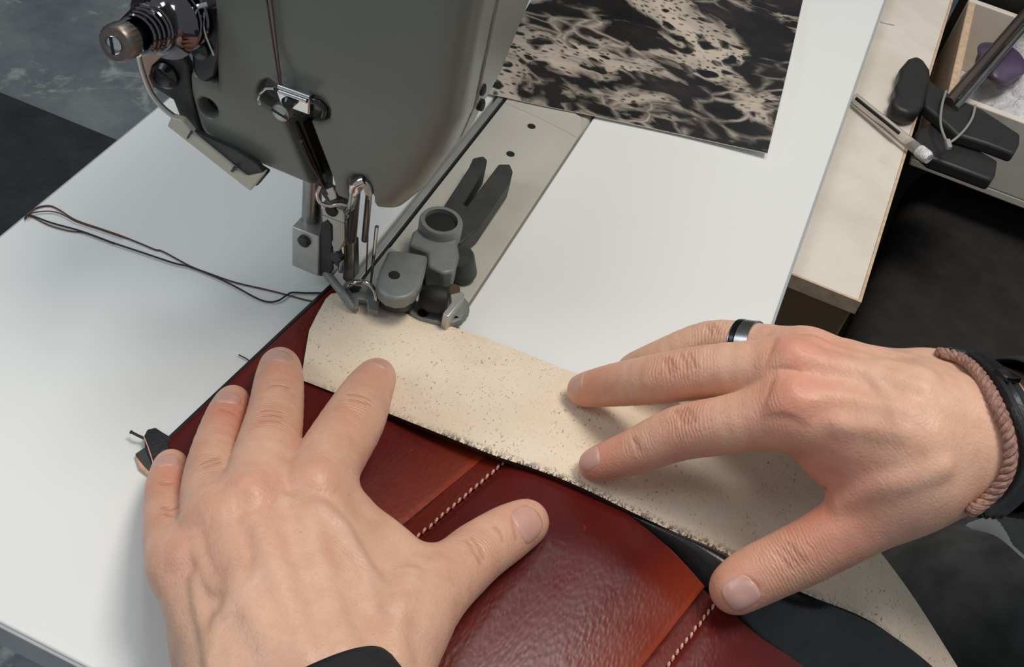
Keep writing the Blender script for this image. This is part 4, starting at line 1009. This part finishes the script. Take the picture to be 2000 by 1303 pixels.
# ---- edge guide bolted to the bed
gb = .0014
gd = MB().prism([W(u, v, .0125) for u, v in ((862, 468), (842, 440), (916, 326), (924, 308), (944, 304), (952, 312), (948, 330), (905, 398), (912, 402), (962, 336), (974, 320), (996, 320), (1002, 334), (996, 356), (938, 442), (900, 476))], (0, 0, -.0105)).build('edge_guide', MT['castdark'], mach, bevel=.0008)
MB().lathe([(.0098, -.019), (.0098, -.001), (.0092, 0), (.0074, 0), (.0072, -.003)], W(862, 430, .0215), UPV, 40).build('guide_collar', MT['cast'], gd, smooth=True)
MB().lathe([(.0072, -.004), (.0072, -.0022)], W(862, 430, .0215), UPV, 32).build('collar_recess', MT['black'], gd)
MB().prism([W(u, v, .0172) for u, v in ((806, 452), (828, 436), (900, 446), (892, 470), (896, 486), (898, 500), (888, 530), (866, 534), (836, 520), (836, 492), (798, 478))], (0, 0, -.012)).build('guide_arm', MT['cast'], gd, bevel=.0012)
fb = W(778, 552, .023)
tab = [W(u, v, .0235) for u, v in ((758, 488), (792, 490), (836, 498), (832, 522), (824, 552), (812, 572), (794, 582), (774, 584), (754, 578), (740, 566), (735, 550), (740, 528))]
MB().prism(tab, (0, 0, -.0065)).build('guide_block', MT['cast'], gd, bevel=.0014)
MB().lathe([(.0024, 0), (.0024, .0003)], W(770, 538, .0234), UPV, 20).build('block_hole', MT['black'], gd)
cr = W(776, 556, .0165)
MB().lathe([(.0085, -.0085), (.0088, -.008), (.0088, -.001), (.0080, -.0004), (.0080, .0004), (.0088, .0012)], cr, UPV, 36).build('guide_roller', MT['castdark'], gd, smooth=True)
MB().lathe([(.0076, -.0004), (.0076, .0002)], cr, UPV, 30).build('roller_gap', MT['black'], gd)
MB().prism([W(u, v, .006) for u, v in ((802, 590), (830, 582), (872, 606), (906, 622), (886, 630), (866, 632), (820, 622), (800, 612))], (0, 0, -.0045)).build('guide_foot', MT['cast'], gd, bevel=.0006)
MB().lathe([(.0024, 0), (.0024, .0004)], W(826, 612, .0059), UPV, 20).build('foot_hole', MT['slot'], gd)
ka = W(818, 580, .012); kb = W(884, 590, .012)
MB().lathe([(.0030, 0), (.0044, .002), (.0058, .004), (.0062, .008), (.0060, .0115), (.0050, .0125)], ka, (kb - ka), 28).build('clamp_knob', MT['black'], gd, smooth=True)
MB().prism([W(u, v, .0125) for u, v in ((878, 568), (896, 566), (908, 574), (902, 588), (876, 620), (864, 612), (880, 590))], (0, 0, -.009)).build('guide_bracket', MT['nickel'], gd, bevel=.0006)
MB().prism([W(u, v, .0060) for u, v in ((900, 572), (916, 590), (918, 606), (900, 622), (884, 626), (878, 618), (900, 592))], (0, 0, -.0045)).build('guide_flange', MT['cast'], gd, bevel=.0008)
MB().lathe([(.0062, 0), (.0068, .001), (.0068, .012), (.0058, .013)], W(896, 500, .0145), (.2, .2, -1), 28).build('guide_stud', MT['castdark'], gd, smooth=True)
MB().lathe([(.0026, 0), (.0026, .0015)], W(885, 566, .0128), (.6, -.5, .6), 16).build('brass_nut', simple('brass', srgb(96, 84, 58), .5, .6), gd, smooth=True)

# ================================================================== THREADS
upper = empty('upper_thread', WY(545, 165, -.024), 'brown thread running down the machine face to the needle', 'thread')
TH = MT['thread']
MB().tube([WY(512, -60, -.0232), WY(524, 20, -.0232), WY(536, 100, -.0232), WY(546, 166, -.0262)], .00032, 6).build('strand', TH, upper, smooth=True)
MB().tube([WY(522, -60, -.0232), WY(533, 20, -.0232), WY(542, 100, -.0232), WY(550, 168, -.0262)], .00028, 6).build('strand', TH, upper, smooth=True)
MB().tube([WY(556, 224, -.0262), WY(600, 310, -.0248), WY(640, 380, -.0225)], .00030, 6).build('strand', TH, upper, smooth=True)
MB().tube([WY(720, 392, -.006), WY(718, 470, -.002), WY(715, 540, .002)], .00035, 6).build('strand', TH, upper, smooth=True)
MB().tube(spline([WY(715, 540, .002), W(706, 552, .019), W(690, 556, .016), W(676, 566, .0125)]), .0003, 6).build('strand', TH, upper, smooth=True)
tails = empty('thread_tails', W(330, 510, 0), 'loose dark brown thread ends trailing left across the white table', 'thread')
def strand(c, z=.0006, r=.00038, mat=MT['thread']):
    pts = [W(x / 2.506, 380 + y / 2.506, z) for x, y in c]
    MB().tube(spline(pts, 5), r, 6).build('strand', mat, tails, smooth=True)
strand([(120, 118), (140, 95), (180, 65), (240, 55), (290, 75), (370, 125), (500, 170), (600, 205), (700, 245), (760, 270), (800, 280), (930, 350), (1020, 385), (1150, 430), (1300, 465), (1400, 490), (1480, 512), (1560, 530)])
strand([(122, 120), (140, 97), (200, 83), (270, 85), (330, 110), (372, 132), (500, 174), (600, 209)], .0012, .0003)
strand([(124, 118), (140, 99), (250, 138), (400, 180), (550, 235), (700, 285), (850, 335), (930, 354), (1030, 392), (1150, 450), (1250, 505), (1310, 525), (1360, 520), (1400, 495), (1430, 480), (1500, 482), (1590, 482)], .0011, .00042, MT['darkthread'])
strand([(126, 120), (142, 103), (240, 150), (330, 176), (420, 190), (560, 243)], .0006, .0003)

# ================================================================== SEA PHOTOGRAPH
A = [W(930, 177, .0024), W(1060, 206, .0024), W(1165, 227, .0022), W(1300, 256, .0020), W(1400, 278, .0026), W(1499, 299, .0042)]
dn_ = (W(1567, 5, .004) - W(1499, 299, .004))
B = [p + dn_ * 1.12 + (Vector((0, 0, -.0015)) if i < 5 else Vector((0, 0, 0))) for i, p in enumerate(A)]
ph = ribbon('photo_print', spline(A), spline(B), 40, 20, .0004, (MT['foam'], MT['paperback']), None, h=lambda s, t: .0030 * max(0, (s - .8) / .2) ** 2 * math.sin(math.pi * min(1, t * 1.2)), org=W(1300, 150, 0))
tag(ph, 'dark glossy photo of foaming sea water lying on the white table', 'photo')

# ================================================================== SMALL THINGS ON THE CABINET
pen = empty('plastic_pen', W(1740, 250, CZ), 'clear plastic pen barrel with a dark refill on the cabinet top', 'pen')
pa, pc = W(1668, 192, CZ + .004), W(1808, 305, CZ + .006)
MB().tube([pa, pa.lerp(pc, .5), pc], .0036, 16).build('barrel', MT['plasticclear'], pen, smooth=True)
MB().tube([W(1672, 192, CZ + .0078), W(1756, 260, CZ + .0088)], .0011, 8).build('refill', MT['black'], pen, smooth=True)
MB().lathe([(.0040, 0), (.0042, .001), (.0042, .007), (.0034, .009)], pc - (pc - pa).normalized() * .006, (pc - pa), 20).build('tip', MT['film'], pen, smooth=True)
st = MB().tube([W(1721, 42, CZ + .0008), W(1747, 48, CZ + .0008)], .0008, 8).build('white_stick', MT['paperback'], smooth=True, org=W(1734, 45, CZ)); tag(st, 'short white stick on the off-white cabinet top', 'stick')

# clamp with its rod
cl = empty('black_clamp', W(1830, 220, CZ), 'black plastic clamp gripping the cabinet edge with a metal rod', 'clamp')
def blob(px, z, tz, mat, nm, par, bev=.002): return MB().prism([W(u, v, z) for u, v in px], (0, 0, tz)).build(nm, mat, par, bevel=bev, bseg=3)
blob([(1775, 112), (1790, 107), (1806, 116), (1818, 134), (1820, 156), (1812, 180), (1806, 204), (1796, 216), (1776, 220), (1754, 212), (1742, 200), (1744, 190), (1752, 182), (1750, 166), (1758, 150), (1760, 130)], CZ + .012, -.011, MT['blackplastic'], 'grip', cl, .003)
blob([(1808, 150), (1845, 176), (1880, 196), (1918, 212), (1994, 262), (1992, 282), (1982, 300), (1930, 280), (1870, 262), (1838, 232), (1806, 205)], CZ + .010, -.008, MT['blackplastic'], 'jaw', cl, .002)
blob([(1792, 252), (1830, 232), (1862, 250), (1880, 272), (1950, 314), (1946, 340), (1938, 352), (1880, 330), (1820, 308), (1788, 280)], CZ + .002, -.009, MT['blackplastic'], 'jaw', cl, .002)
ra, rb_ = W(1852, 200, CZ + .012), W(2010, 18, CZ + .030); rb2 = ra + (rb_ - ra) * 1.6
off = Vector((.0042, -.0016, -.001))
MB().tube([ra, rb2], .0036, 16).build('rod', simple('bronze_rod', srgb(128, 112, 102), .3, .9, .1), cl, smooth=True)
MB().tube([ra + off * 1.3, rb2 + off * 1.3], .0022, 16).build('rod', MT['steel'], cl, smooth=True)
tie = MB().tube(spline([W(1848, 178, CZ + .014), W(1840, 205, CZ + .014), W(1837, 240, CZ + .013), W(1845, 268, CZ + .012), W(1855, 278, CZ + .012), W(1880, 258, CZ + .013), W(1898, 232, CZ + .013), W(1905, 206, CZ + .013)]), .0008, 8).build('cable_tie', simple('grey_tie', srgb(150, 148, 142), .4, 0, .05), cl, smooth=True)
MB().box(W(1852, 282, CZ + .013), (.0016, .0042, .0014), (Vector((.8, .6, 0)), Vector((-.3, .95, 0)).normalized(), Vector((0, 0, 1)))).build('tie_head', simple('grey_tie_head', srgb(160, 158, 152), .4, 0, .05), tie, bevel=.0004)
